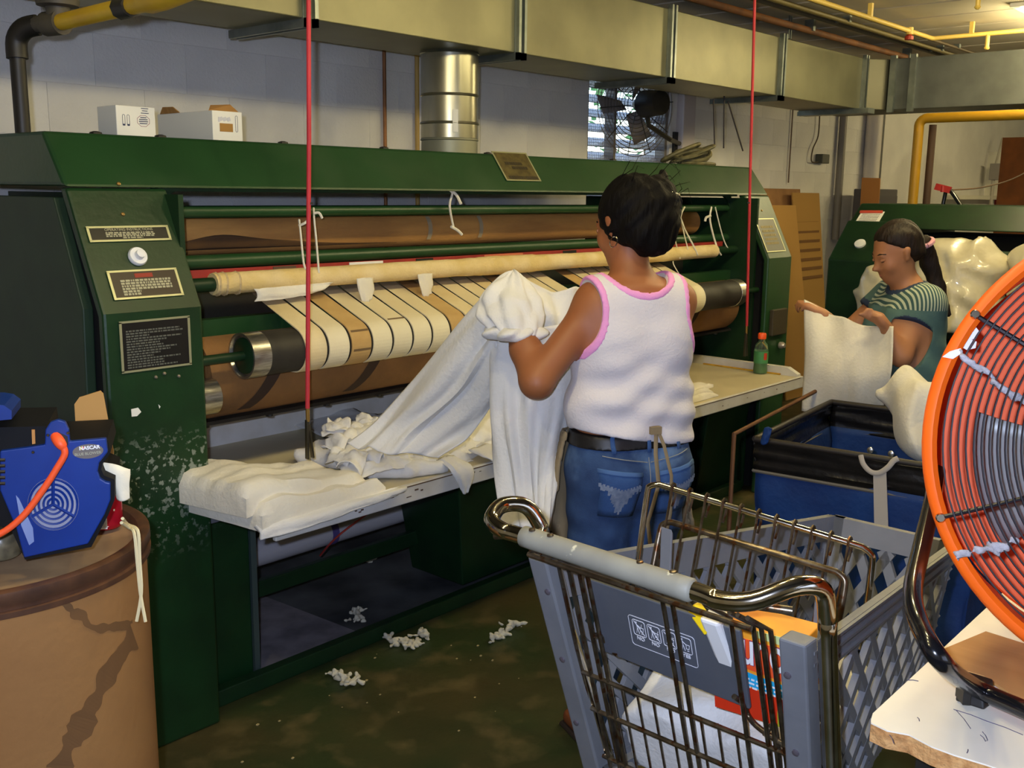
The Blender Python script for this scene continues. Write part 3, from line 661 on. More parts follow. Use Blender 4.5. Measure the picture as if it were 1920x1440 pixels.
# feed table
TZ = .70
MB().box(1.56, 4.73, 2.26, 3.11, TZ-.03, TZ).build('table_top', TABT, IR)
MB().box(1.555, 4.735, 2.245, 2.262, TZ-.055, TZ+.003).build('table_fascia', ENAM, IR, bev=.004)
MB().prism([(4.70, 2.262, TZ), (4.70, 2.262, TZ+.012), (4.70, 2.32, TZ+.042), (4.70, 3.1, TZ+.042), (4.70, 3.1, TZ)], (.035, 0, 0)).build('table_lip', ENAM, IR)
MB().prism([(1.555, 2.262, TZ), (1.555, 2.32, TZ+.042), (1.555, 3.1, TZ+.042), (1.555, 3.1, TZ)], (.02, 0, 0)).build('table_lip', ENAM, IR)
MB().box(1.56, 4.73, 3.10, 3.112, TZ, TZ+.16).build('table_back', ENAM, IR)
sc_ = MB()
rr = random.Random(8)
for k in range(26):
    x = rr.uniform(1.8, 4.6); z = rr.uniform(TZ-.045, TZ-.01); sc_.box(x, x+rr.uniform(.004, .02), 2.2440, 2.2449, z, z+rr.uniform(.002, .005))
o = sc_.build('chipped_spot', mat('chip_brown', (88, 66, 48), .9), IR); o['kind'] = 'stuff'
MB().box(1.6, 4.7, 2.2442, 2.2449, TZ-.004, TZ-.0005).build('fascia_seam', mat('seam_brown', (96, 74, 50), .9), IR)
# base
MB().box(1.545, 1.755, 2.68, 3.0, 0, .625).build('pedestal', Gw, IR, bev=.006)
MB().box(1.755, 1.775, 2.672, 2.70, .02, .63).build('pedestal_edge', mat('worn_edge_steel', (92, 110, 108), .4, .6), IR)
MB().box(1.55, 1.76, 2.56, 2.78, .626, .66).build('pedestal_top', mat('grey_plate', (96, 96, 104), .5), IR)
MB().box(XL1, XR0, 2.62, 2.66, 0, .055).build('base_beam', Gd, IR, bev=.004)
MB().box(1.78, XR0, 2.93, 2.96, .165, .225).build('base_beam', Gd, IR, bev=.004)
MB().cyl((1.78, 3.05, .285), (XR0, 3.05, .285), .052, n=18).build('drive_tube', mat('grey_tube', (176, 174, 180), .5), IR, smooth=True)
MB().cyl((2.34, 3.05, .285), (2.37, 3.05, .285), .056, n=16).build('tube_collar', mat('purple_collar', (84, 72, 128), .5), IR, smooth=True)
MB().box(1.78, XR0, 3.14, 3.16, .36, .56).build('back_rail', mat('grey_rail', (132, 132, 140), .6), IR)
MB().box(1.78, XR0, 2.70, 3.7, .002, .006).build('lit_floor_sheet', mat('lit_floor_dust', (92, 94, 96), .7, var=(52, 54, 56), scale=4), IR)  # pale sheet added for the flash-lit dusty floor under the machine
MB().hexa([(2.75, 2.70, .04), (3.45, 2.70, .04), (3.45, 3.0, .04), (2.75, 3.0, .04)], [(2.62, 2.60, TZ-.03), (3.55, 2.60, TZ-.03), (3.55, 3.0, TZ-.03), (2.62, 3.0, TZ-.03)]).build('centre_leg', Gd, IR, bev=.006)
MB().hexa([(4.5, 2.70, 0), (XR0, 2.70, 0), (XR0, 3.0, 0), (4.5, 3.0, 0)], [(4.4, 2.56, TZ-.03), (XR0, 2.56, TZ-.03), (XR0, 3.0, TZ-.03), (4.4, 3.0, TZ-.03)]).build('table_leg', Gd, IR, bev=.006)
MB().add([onz(490, 1118, .012), onz(690, 1195, .012), onz(480, 1262, .012), onz(420, 1300, .012)], [(0, 1, 2, 3)]).build('floor_pan', mat('dusty_steel', (140, 134, 140), .6, var=(104, 100, 106), scale=9), IR, solid=.012)
MB().tube(catm([onz(600, 1042, .2)+V((0, .0, .0)), (2.35, 2.96, .30), (2.62, 2.93, .42), (2.95, 2.9, .60)], 6), .004, 5).build('red_wire', REDP, IR)
# plates and knob on the slanted panel
def plate(par_, px, p0, n, body, rows, ux=V((1, 0, 0)), head=None, let=LET, frame=True, hs=.5, rseed=1, tcol=None):
    P = [onpl(x, y, p0, n) for x, y in px]; c = (P[0]+P[1]+P[2]+P[3])/4; uy = n.cross(ux)
    w_ = ((P[1]-P[0]).dot(ux)+(P[2]-P[3]).dot(ux))/4; h_ = ((P[0]-P[3]).dot(uy)+(P[1]-P[2]).dot(uy))/4
    o = MB().obox(c+n*.002, ux*w_, uy*h_, n*.002).build('nameplate', body, par_, bev=.001)
    if frame:
        f = MB(); e = .0035
        for sx in (-1, 1): f.obox(c+n*.004+ux*sx*w_, ux*e, uy*h_, n*.001)
        for sy in (-1, 1): f.obox(c+n*.004+uy*sy*h_, ux*(w_+e), uy*e*.8, n*.001)
        f.build('plate_edge', PEDGE, o)
    if head:
        hp, s, col = head; text('plate_heading', s, h_*hs, c+n*.0042+uy*h_*hp, ux, uy, col or let, o)
    L = MB(); r_ = random.Random(rseed)
    for (ty, th_, x0, x1) in rows:
        x = x0
        while x < x1:
            q = min(r_.uniform(.03, .13), x1-x); L.obox(c+n*.0045+uy*h_*ty+ux*w_*(x+q/2), ux*w_*q/2, uy*h_*th_, n*.0004); x += q+.025
    if rows: L.build('small_lettering', let, o)['kind'] = 'stuff'
    return o
S0 = V((1.4, 2.54, 1.272))
plate(IR, ((161, 428), (310, 425), (319, 448), (171, 455)), S0, SN, PLATE, [(.15, .09, -.6, .6), (-.1, .09, -.6, .65), (-.35, .09, -.6, .6), (-.62, .08, -.2, .3)], head=(.6, 'OPERATING INSTRUCTIONS', None), hs=.55)
plate(IR, ((200, 511), (327, 505), (341, 552), (216, 563)), S0, SN, PLATEB, [(.28-.2*k, .075, -.72, .76 if k < 4 else -.2) for k in range(6)], rseed=2)
qc = onpl(268, 517, S0, SN)+SN*.0042; MB().obox(qc, (.026, 0, 0), SL*.006, SN*.0004).build('red_heading', mat('dim_red_letter', (150, 50, 34), .6), IR)
F0 = V((1.4, 2.54, 1.0)); FN = V((0, -1, 0))
plate(IR, ((224, 603), (352, 595), (356, 683), (229, 697)), F0, FN, PLATE, [(.62-.105*k, .03, -.86, (.7, .8, -.2, .75, .3, .1, .2, .6, .4, .1, -.1, .7, .2, .2, .6)[k]) for k in range(15)], let=LETD, hs=.12, rseed=3)
kc = onpl(257, 482, S0, SN)
MB().lathe(kc, SN, [(0, .026), (.006, .027), (.012, .024), (.013, .013), (.028, .012), (.030, .006)], 28).build('white_knob', WHT, IR, smooth=True)
for px in ((230, 402), (222, 345)): MB().lathe(onpl(px[0], px[1], S0, SN), SN, [(0, .006), (.004, .005), (.005, .002)], 10).build('rivet', mat('brass_rivet', (150, 120, 70), .4, .7), IR)
for px in ((292, 707), (308, 700), (335, 705)): MB().lathe(onpl(px[0], px[1], F0, FN), FN, [(0, .005), (.004, .004), (.006, .002)], 10).build('rivet', mat('steel_rivet', (170, 160, 140), .4, .7), IR)
def scrap(px, p0, n, m=PAPER):
    P = [onpl(x, y, p0, n)+n*.002 for x, y in px]; MB().prism(P, n*.001).build('paper_scrap', m, IR)
scrap(((245, 767), (258, 764), (264, 772), (256, 780), (246, 781)), F0, FN); scrap(((296, 758), (300, 762), (298, 766)), F0, FN)
# plates on hood and right post
HN = V((0, -.148, .112)).normalized(); H0 = V((3, 2.70, 1.597))
ho = plate(IR, ((924, 289), (984, 286), (1010, 338), (950, 341)), H0, HN, mat('hood_plate_brass', (116, 104, 62), .4, .4, var=(84, 74, 46), scale=30), [(-.8, .1, -.8, .9), (.2, .1, -.6, .4), (-.1, .1, -.3, .6)], frame=True, let=mat('plate_dark_letter', (50, 42, 26), .6))
q0 = plate(IR, ((1412, 412), (1446, 410), (1474, 470), (1440, 473)), S0, SN, mat('dim_plate', (54, 56, 40), .4), [(.5-.25*k, .07, -.7, .6) for k in range(5)], let=mat('plate_tan_letter', (150, 136, 90), .6))
MB().lathe(onpl(1428, 395, S0, SN), SN, [(0, .006), (.004, .005), (.005, .002)], 10).build('rivet', mat('brass_rivet', (150, 120, 70)), IR)
MB().box(4.9, 5.06, 2.515, 2.54, .86, 1.0).build('junction_box', mat('junction_dark', (60, 52, 36), .6), IR, bev=.005)
MB().lathe((5.02, 2.53, .80), (0, -1, 0), [(0, .018), (.015, .02), (.03, .012)], 14).build('push_button', mat('button_metal', (190, 180, 170), .3, .6), IR, smooth=True)
# wall-side motor glimpsed in the gap
MB().cyl((1.29, 2.63, .82), (1.29, 2.63, .86), .03, n=12).build('gap_fitting', ALU, IR)
# ------------------------------------------------------------------ white tie strings
STR = mat('white_string', (232, 226, 208), .9)
def string(label, px, r=.0035, y=2.772, extra=()):
    P = [ony(a, b, y+c) for a, b, c in px]
    t = thing('tie_string', label, 'string', P[0], 'strings tied round the guard bars')
    MB().tube(catm(P, 4), r, 6).build('string', STR, t, smooth=True)
    for e in extra: MB().tube(catm([ony(a, b, y+c) for a, b, c in e], 4), r*1.3, 6).build('loose_end', STR, t, smooth=True)
string('white string left of the near red cord, tied to the padded bar', ((561, 412, 0), (564, 440, -.03), (569, 490, -.045), (573, 505, -.06)), extra=(((561, 423, -.01), (572, 418, -.03), (580, 410, -.02)),))
string('white string just right of the near red cord with a curled end', ((588, 390, 0), (589, 410, -.02), (593, 450, -.03), (598, 512, -.06)), extra=(((588, 400, -.02), (598, 399, -.03), (604, 409, -.03)),))
string('white string looped over the middle of the upper green bar', ((838, 356, -.02), (848, 362, -.03), (843, 385, -.02), (849, 420, 0), (852, 430, 0)), r=.0045, extra=(((846, 357, -.03), (856, 366, -.04), (864, 382, -.04)), ((846, 425, 0), (858, 432, 0), (866, 440, 0))))
string('short curled white string hanging at the left post', ((318, 388, -.02), (322, 394, -.03), (325, 415, -.03), (327, 425, -.03)), r=.006)
string('white string nearest the dark haired woman, slanting to the padded bar', ((1238, 428, 0), (1248, 455, -.04), (1252, 470, -.06)))
string('white string slanting beside the dark haired woman, first full one', ((1252, 400, 0), (1263, 440, -.03), (1275, 485, -.06)))
string('white string forked from the knot on the right guard bar', ((1276, 408, 0), (1283, 440, -.03), (1290, 468, -.06)), extra=(((1276, 408, -.01), (1285, 432, -.03), (1301, 462, -.06), (1308, 478, -.065)), ((1284, 388, -.02), (1278, 400, -.02), (1270, 430, -.02))))
string('thick double white string tied near the right end of the bar', ((1334, 388, -.01), (1331, 410, -.02), (1337, 440, -.03), (1346, 468, -.05), (1352, 478, -.05)), r=.005, extra=(((1332, 405, -.02), (1324, 408, -.03), (1322, 415, -.03)),))
string('rightmost white string hanging from the upper bar end', ((1341, 388, -.01), (1350, 425, -.03), (1358, 452, -.04), (1367, 470, -.05)))
string('loose thread hanging below the right end of the padded bar', ((1262, 490, -.07), (1264, 498, -.08), (1277, 520, -.08)), r=.0025)
# red pull cords with clips
def pull(label, X, Yp, zb, xt):
    t = thing('pull_cord', label, 'cord', (X, Yp, zb), 'red cords hanging above the feed table')
    MB().tube([(xt, Yp, CEIL), ((xt+X)/2+.002, Yp, (CEIL+zb)/2), (X, Yp, zb+.155)], .0068, 10).build('red_rod', REDC, t, smooth=True)
    MB().tube([(X, Yp, zb+.16), (X, Yp, zb+.115)], .006, 8).build('brass_ferrule', mat('brass', (176, 140, 74), .35, .8), t, smooth=True)
    MB().hexa([(X-.008, Yp-.006, zb), (X-.002, Yp-.006, zb), (X-.002, Yp+.008, zb), (X-.008, Yp+.008, zb)], [(X-.007, Yp-.004, zb+.12), (X+.003, Yp-.004, zb+.12), (X+.003, Yp+.006, zb+.12), (X-.007, Yp+.006, zb+.12)]).hexa([(X+.012, Yp-.006, zb), (X+.018, Yp-.006, zb), (X+.018, Yp+.008, zb), (X+.012, Yp+.008, zb)], [(X, Yp-.004, zb+.105), (X+.007, Yp-.004, zb+.105), (X+.007, Yp+.006, zb+.105), (X, Yp+.006, zb+.105)]).build('clip', mat('clip_steel', (96, 92, 80), .35, .9), t, bev=.001)
    z2 = 1.556; MB().tube([(xt+(X-xt)*.5, Yp, z2), (xt+(X-xt)*.5, Yp, z2+.006)], .0085, 8).build('dark_band', BLK, t)
a = ony(579, 860, 2.42); b = ony(587, 0, 2.42); pull('red pull cord hanging over the left part of the table', a.x, 2.42, a.z, b.x)
a = ony(1397, 668, 2.5); b = ony(1413, 0, 2.5); pull('red pull cord hanging over the right end of the table', a.x, 2.5, a.z, b.x)
# ------------------------------------------------------------------ things on the hood
hb = thing('carton', 'small white carton printed with two safety pins on the hood', 'box', (1.64, 3.1, 1.745))
MB().box(1.583, 1.713, 3.05, 3.17, 1.746, 1.846).build('box_body', PAPER, hb, bev=.002)
pn = MB()
for x in (1.607, 1.622):
    pn.tube(arc((x, 3.0495, 1.815), (1, 0, 0), (0, 0, 1), .004, 0, math.pi, 6)+arc((x, 3.0495, 1.79), (1, 0, 0), (0, 0, 1), .004, math.pi, 2*math.pi, 6), .0007, 4, closed=True).box(x-.004, x+.004, 3.0488, 3.0499, 1.786, 1.791)
pn.build('pin_print', INK, hb)
oc = MB().tube([V((1.672, 3.0495, 1.803))+V((math.cos(a)*.022, 0, math.sin(a)*.018)) for a in [math.pi/8+math.pi/4*k for k in range(8)]], .0008, 4, closed=True)
oc.build('octagon_print', mat('pink_ink', (170, 120, 130), .8), hb)
pl_ = MB()
for k, wd in enumerate((.010, .014, .015, .013)): pl_.box(1.672-wd, 1.672+wd, 3.0488, 3.0499, 1.812-.006*k, 1.8145-.006*k)
for k, wd in enumerate((.012, .009, .013)): pl_.box(1.678-wd, 1.678+wd, 3.0488, 3.0499, 1.840-.007*k, 1.842-.007*k)
pl_.build('fine_print', INK, hb)
b2 = thing('carton', 'longer white carton with brown label and torn flaps on the hood', 'box', (2.0, 3.2, 1.745))
MB().box(1.918, 2.033, 3.05, 3.40, 1.746, 1.852).build('box_body', PAPER, b2, bev=.002)
MB().box(1.945, 1.995, 3.0488, 3.0499, 1.785, 1.812).build('brown_label', mat('brown_label', (168, 124, 60), .8), b2)
lg = MB().box(1.940, 1.946, 3.0488, 3.0499, 1.816, 1.832); x = 1.95
for k in range(3): lg.obox((x+.015*k, 3.0494, 1.826), (.006, 0, .002), (0, .0005, 0), (-.002, 0, .006))
lg.build('silver_print', mat('silver_ink', (206, 206, 214), .4), b2)
MB().tube(arc((2.01, 3.0495, 1.835), (1, 0, 0), (0, 0, 1), .004, 0, math.pi, 5)+arc((2.01, 3.0495, 1.79), (1, 0, 0), (0, 0, 1), .004, math.pi, 2*math.pi, 5), .0007, 4, closed=True).build('pin_print', INK, b2)
MB().add([(1.918, 3.07, 1.852), (2.033, 3.07, 1.852), (2.02, 3.10, 1.878), (1.95, 3.11, 1.872)], [(0, 1, 2, 3)]).build('torn_flap', CARD, b2, solid=.003)
MB().add([(1.918, 3.38, 1.852), (1.918, 3.25, 1.852), (1.91, 3.28, 1.872), (1.912, 3.35, 1.874)], [(0, 1, 2, 3)]).build('torn_flap', CARD, b2, solid=.003)
co = thing('coiled_cable', 'coil of olive rubber cable lying on the right end of the hood', 'cable', (4.75, 2.98, 1.75))
rr = random.Random(2); cc = onz(1368, 285, 1.79)
for k in range(8):
    c = V((4.74+rr.uniform(-.07, .07), 2.97+rr.uniform(-.04, .04), 1.80+rr.uniform(-.012, .02))); R_ = .085+rr.uniform(-.03, .025); tl = rr.uniform(.25, .5)
    MB().tube([c+V((.9, -.3, 0))*math.cos(a)*R_*1.25+V((.3, .8, 0))*math.sin(a)*R_*.8+V((0, 0, tl*R_*math.sin(a+.3*k))) for a in [2*math.pi*i/28 for i in range(28)]], .010, 7, closed=True).build('cable_turn', mat('olive_rubber', (74, 72, 48), .6, var=(120, 112, 76), scale=20), co, smooth=True)
MB().tube(catm([(4.62, 2.95, 1.757), (4.75, 2.9, 1.757), (4.9, 2.92, 1.757), (5.0, 3.0, 1.757), (4.95, 3.1, 1.757), (4.8, 3.08, 1.757)], 5), .010, 7).build('cable_tail', mat('olive_rubber', (74, 72, 48)), co, smooth=True)
hw = thing('hanging_wires', 'thin dark wires hanging from the duct behind the cable coil', 'wire', (4.95, 3.3, 2.0))
for a, b in (((1338, 185), (1340, 275)), ((1358, 180), (1357, 278)), ((1365, 190), (1393, 283))):
    MB().tube([ony(a[0], a[1], 3.3), ony(b[0], b[1], 3.3)], .005, 5).build('wire', mat('dark_wire', (60, 54, 58), .6), hw)
# ------------------------------------------------------------------ the far machine
I2 = thing('flatwork_ironer', 'far green ironing machine at the right behind the bagged linen', 'ironing machine', (6.6, 1.2, 0))
F2 = 6.2; yl = 2.83
MB().prism([(F2, yl, 0), (F2, yl, 1.20), (F2+.26, yl, 1.44), (7.5, yl, 1.44), (7.5, yl, 0)], (0, -.34, 0)).build('end_post', Gd, I2, bev=.01)
MB().prism([(F2, -.6, 0), (F2, -.6, 1.20), (F2+.26, -.6, 1.44), (7.5, -.6, 1.44), (7.5, -.6, 0)], (0, -.34, 0)).build('end_post', Gd, I2, bev=.01)
MB().prism([(F2+.22, yl-.01, 1.40), (F2+.42, yl-.01, 1.55), (7.5, yl-.01, 1.55), (7.5, yl-.01, 1.40)], (0, -3.75, 0)).build('hood', Gd, I2, bev=.012)
MB().box(F2+.5, 7.4, -.6, 2.5, .1, 1.36).build('inner_shade_box', DRK, I2)
MB().box(F2-.25, F2+.5, -.55, 2.45, .80, .86).build('feed_table', Gd, I2)
MB().cyl((F2+.2, -.6, 1.25), (F2+.2, 2.5, 1.25), .04, n=14).build('guard_bar', Gd, I2, smooth=True)
P2 = V((F2, yl, 1.20)); N2 = V((-.24, 0, .26)).normalized()
k2 = onpl(1613, 458, P2, N2); MB().lathe(k2, N2, [(0, .035), (.012, .035), (.016, .02)], 18).build('white_knob', WHT, I2, smooth=True)
P3 = V((F2+.22, 0, 1.40)); N3 = V((-.15, 0, .20)).normalized()
plate(I2, ((1612, 397), (1656, 397), (1650, 419), (1606, 420)), P3, N3, PAPER, [(.45-.25*k, .06, -.8, .75) for k in range(5)], ux=V((0, -1, 0)), frame=False, let=mat('grey_ink', (150, 146, 140), .8), head=None)
q = [onpl(x, y, P3, N3)+N3*.006 for x, y in ((1613, 396), (1656, 396), (1655, 401), (1612, 401))]; MB().prism(q, N3*.001).build('red_header', mat('red_ink', (190, 70, 50), .7), I2)
# ------------------------------------------------------------------ linen on the feed table
def folded(name_label, cat, loc, quads, m, th_, seed, group=None, over=None):
    """a folded cloth: layers of thin, slightly wavy slabs; quads = list of 4 corner points per layer, bottom first"""
    t = thing('folded_sheet', name_label, cat, loc, group)
    for li, q in enumerate(quads):
        q = [V(p) for p in q]; mb = MB(); n = 22
        top = []; bot = []
        for i in range(n+1):
            for j in range(n+1):
                u, v = i/n, j/n
                p = (q[0]*(1-u)+q[1]*u)*(1-v)+(q[3]*(1-u)+q[2]*u)*v
                wv = .05*mn.noise(V((u*2+seed, v*2, li)))
                e = min(u, 1-u, v, 1-v); ed = max(0, 1-e/.06)
                p = p+V((mn.noise(V((v*5, seed+li, 1)))*.014*ed, mn.noise(V((u*5, seed+li, 2)))*.014*ed, 0))
                z = th_*(1-ed*ed*.75)
                dz = .010*mn.noise(V((p.x*11+seed, p.y*11, li*.7)))+.026*abs(mn.noise(V((p.x*4+2*p.y, p.y*13-p.x*3+seed, li))))
                if over: dz += over(p)
                top.append(p+V((0, 0, z+max(dz, -.6*z) if not over else z+dz))); bot.append(p+V((0, 0, (sag(p) if over else 0))))
        W = n+1; o = 0
        mb.v = [tuple(p) for p in top+bot]; T = W*W
        for i in range(n):
            for j in range(n):
                a = i*W+j; mb.f.append((a, a+W, a+W+1, a+1)); mb.f.append((T+a+1, T+a+W+1, T+a+W, T+a))
        for i in range(n):
            for a, b in ((i*W, (i+1)*W), ((i+1)*W+n, i*W+n), (i+1, i), (n*W+i, n*W+i+1)): mb.f.append((a, b, T+b, T+a) if True else 0)
        mb.mi = [0]*len(mb.f)
        mb.build('cloth_layer', m, t, smooth=True)
    return t
def sag(p):
    d = max(0, 1.60-p.x)+max(0, 2.235-p.y)*1.5
    return -.7*d*d-.04*d
q0 = [onz(348, 880, .72), onz(470, 958, .715), onz(668, 896, .715), onz(470, 846, .715)]
def lift(q, dz, dx=0, dy=0): return [p+V((dx, dy, dz)) for p in q]
folded('thick folded white sheet overhanging the left end of the table', 'sheet', (1.6, 2.45, .70),
       [[(1.46, 2.62, .702), (1.50, 2.225, .702), (1.95, 2.24, .702), (1.86, 2.49, .702)],
        [(1.425, 2.66, .742), (1.475, 2.26, .744), (1.91, 2.28, .724), (1.84, 2.52, .724)]], LINC, .038, 3, over=lambda p: sag(p)+.034*min(1, max(0, (1.74-p.x)/.16)))
drape('lower_fold', [[(1.50, 2.30, .705), (1.62, 2.27, .706), (1.80, 2.25, .707), (2.0, 2.245, .707)], [(1.495, 2.235, .70), (1.62, 2.222, .70), (1.80, 2.22, .70), (2.02, 2.225, .70)], [(1.492, 2.225, .672), (1.61, 2.216, .672), (1.80, 2.218, .682), (1.98, 2.224, .695)]], LIN, bpy.data.objects['folded_sheet'], 5, fold=.008, solid=.012)
folded('stack of folded white napkins on the table right of the dark haired woman', 'linen stack', (3.75, 2.42, .70),
       [[(3.35, 2.52, .702), (3.36, 2.285, .702), (3.98, 2.29, .702), (3.90, 2.53, .702)], [(3.33, 2.54, .72), (3.34, 2.30, .72), (3.95, 2.30, .72), (3.9, 2.54, .72)], [(3.35, 2.53, .738), (3.37, 2.30, .738), (4.00, 2.33, .734), (3.93, 2.52, .734)], [(3.35, 2.62, .756), (3.37, 2.42, .762), (3.84, 2.44, .752), (3.78, 2.6, .752)]], LINC, .017, 9)
# crumpled linen heap
hp = thing('crumpled_linen', 'crumpled heap of white linen on the table beside the held sheet', 'linen', (2.3, 2.5, .70))
F = Fld((1.82, 2.16, .62), (3.15, 3.08, .95), .0105)
rr = random.Random(11)
def hz_(x, y):
    return .035+.05*math.exp(-((x-2.25)/.28)**2-((y-2.62)/.2)**2)+.05*math.exp(-((x-2.75)/.3)**2-((y-2.62)/.22)**2)
for k in range(30):
    x = rr.uniform(2.06, 2.50); y = rr.uniform(2.32, 2.70); a = rr.uniform(-.5, 1.2); L = rr.uniform(.04, .11); z = TZ+hz_(x, y)*rr.uniform(.25, .7); r = rr.uniform(.016, .034)
    F.cap((x-L*math.cos(a), y-L*math.sin(a), z), (x+L*math.cos(a), y+L*math.sin(a), z+rr.uniform(-.012, .012)), r, r*rr.uniform(.6, 1.1), k=.008)
for k in range(20):
    x = rr.uniform(2.45, 3.05); y = rr.uniform(2.32, 2.78); L = rr.uniform(.12, .25); a = rr.uniform(-.1, .25)
    F.cap((x-L*math.cos(a), y-L*math.sin(a), TZ+.025), (x+L*math.cos(a), y+L*math.sin(a), TZ+.03+rr.uniform(0, .05)), rr.uniform(.022, .036), k=.02)
F.ell((2.62, 2.62, TZ+.03), (.45, .22, .06), k=.03); F.ell((2.22, 2.62, TZ+.02), (.24, .16, .06), k=.03)
X, Y, Z = F.P()
F.disp(lambda X, Y, Z: .007*np.sin(46*X+23*Y+3*np.sin(18*Y+6*Z))*np.sin(31*Y-15*X)+.006*np.abs(np.sin(24*X-37*Y+25*Z))-.003)
F.isect(TZ+.002-Z+0*X+0*Y)
F.build('linen_heap', LIN, hp, smooth=1)
def hpx(x, y, Yw): return ony(x, y, Yw)
drape('heaped_cloth', [
    [hpx(640, 800, 2.80), hpx(715, 778, 2.80), hpx(790, 762, 2.80), hpx(865, 755, 2.80), hpx(935, 752, 2.80)],
    [hpx(622, 832, 2.62), hpx(690, 800, 2.64), hpx(780, 785, 2.64), hpx(860, 782, 2.64), hpx(935, 785, 2.64)],
    [hpx(625, 855, 2.48), hpx(700, 830, 2.48), hpx(785, 818, 2.48), hpx(865, 815, 2.48), hpx(935, 818, 2.48)],
    [hpx(640, 880, 2.36), hpx(715, 858, 2.36), hpx(795, 846, 2.36), hpx(870, 842, 2.36), hpx(938, 842, 2.36)],
    [hpx(655, 893, 2.31), hpx(728, 884, 2.31), hpx(800, 872, 2.31), hpx(870, 866, 2.31), hpx(938, 860, 2.31)]], LIN, hp, 14, fold=.02, ff=(5, 4), seed=3, crumple=.022)
rr = random.Random(31)
for k in range(34):
    px, py = rr.uniform(628, 800), 0; t_ = (px-628)/172; py = rr.uniform(800-12*t_, 880-12*t_)
    Yw = 2.70-(py-795)/88*.38; c = ony(px, py, Yw); a = rr.uniform(0, 6.28); L = rr.uniform(.03, .055); u = V((math.cos(a), math.sin(a), rr.uniform(-.2, .2)))*L; v = V((-math.sin(a), math.cos(a), rr.uniform(-.2, .2)))*L*.8
    drape('ruffle', [[c-u-v+V((0, 0, rr.uniform(-.02, .02))), c-v+V((0, 0, .012)), c+u-v+V((0, 0, rr.uniform(-.02, .02)))], [c-u+V((0, 0, .018)), c+V((0, 0, .03)), c+u+V((0, 0, .018))], [c-u+v+V((0, 0, rr.uniform(-.03, .02))), c+v+V((0, 0, .01)), c+u+v+V((0, 0, rr.uniform(-.03, .02)))]], LIN, hp, 6, fold=.02, ff=(3, 3), seed=k*1.7, crumple=.012)
drape('hanging_corner', [[(2.22, 2.30, .74), (2.26, 2.30, .745), (2.30, 2.30, .74)], [(2.215, 2.232, .722), (2.26, 2.228, .722), (2.31, 2.232, .72)], [(2.235, 2.222, .68), (2.265, 2.218, .67), (2.31, 2.222, .67)], [(2.265, 2.226, .635), (2.275, 2.222, .628), (2.29, 2.226, .636)]], LIN, hp, 5, fold=.008)
drape('hanging_corner', [[(2.40, 2.33, .735), (2.48, 2.33, .74), (2.60, 2.33, .735)], [(2.40, 2.245, .722), (2.48, 2.232, .722), (2.59, 2.24, .722)], [(2.43, 2.225, .70), (2.49, 2.222, .675), (2.56, 2.23, .70)]], LIN, hp, 5, fold=.01, seed=4)
drape('back_spread', [[onz(530, 790, .725), onz(560, 800, .72), onz(600, 815, .725), onz(640, 830, .74)], [onz(590, 770, .735), onz(630, 780, .735), onz(660, 795, .745), onz(690, 805, .76)], [onz(660, 765, .74), onz(690, 775, .75), onz(720, 780, .765), onz(740, 790, .77)]], LIN, hp, 6, fold=.012)
# the sheet held up by the woman: swept up from the table to her hand, and falling in front of the table
hs = thing('held_sheet', 'large white sheet lifted from the table by the dark haired woman', 'sheet', (2.1, 2.1, .75))
drape('rising_cloth', [
    [dp(935, 520, 2.86), dp(848, 610, 2.96), dp(770, 705, 3.06), dp(700, 786, 3.12), dp(650, 830, 3.10)],
    [dp(950, 560, 2.80), dp(868, 640, 2.91), dp(790, 730, 3.02), dp(735, 795, 3.08), dp(690, 840, 3.06)],
    [dp(935, 610, 2.82), dp(890, 680, 2.90), dp(850, 735, 2.98), dp(775, 800, 3.04), dp(730, 850, 3.02)],
    [dp(930, 660, 2.88), dp(912, 705, 2.94), dp(880, 755, 3.01), dp(830, 805, 3.05), dp(775, 850, 3.03)],
    [dp(945, 700, 2.94), dp(930, 745, 2.99), dp(905, 785, 3.03), dp(870, 825, 3.06), dp(820, 860, 3.04)]], LIN, hs, 9, fold=.04, ff=(1.6, 8), seed=2)
drape('falling_cloth', [
    [dp(920, 590, 2.86), dp(950, 600, 2.82), dp(990, 615, 2.80), dp(1040, 610, 2.84), dp(1085, 600, 2.90)],
    [dp(915, 680, 2.88), dp(950, 690, 2.84), dp(1000, 700, 2.82), dp(1050, 700, 2.84), dp(1092, 700, 2.90)],
    [dp(918, 790, 2.88), dp(950, 790, 2.82), dp(1000, 795, 2.82), dp(1040, 795, 2.80), dp(1068, 790, 2.86)],
    [dp(928, 880, 2.86), dp(960, 885, 2.81), dp(1000, 890, 2.82), dp(1024, 890, 2.79), dp(1046, 885, 2.82)],
    [dp(945, 985, 2.80), dp(975, 990, 2.77), dp(1005, 992, 2.78), dp(1016, 992, 2.75), dp(1028, 985, 2.77)]], LIN, hs, 9, fold=.035, ff=(8, 1.4), seed=7)
drape('side_cloth', [
    [dp(990, 520, 2.86), dp(1040, 545, 2.94), dp(1090, 535, 3.0), dp(1150, 520, 3.05)],
    [dp(990, 580, 2.88), dp(1040, 600, 2.93), dp(1090, 600, 2.97), dp(1150, 590, 3.0)],
    [dp(985, 660, 2.90), dp(1035, 670, 2.94), dp(1085, 670, 2.96), dp(1150, 660, 3.0)],
    [dp(985, 760, 2.90), dp(1035, 770, 2.93), dp(1085, 770, 2.95), dp(1150, 760, 2.98)]], LIN, hs, 8, fold=.03, ff=(6, 3), seed=5)
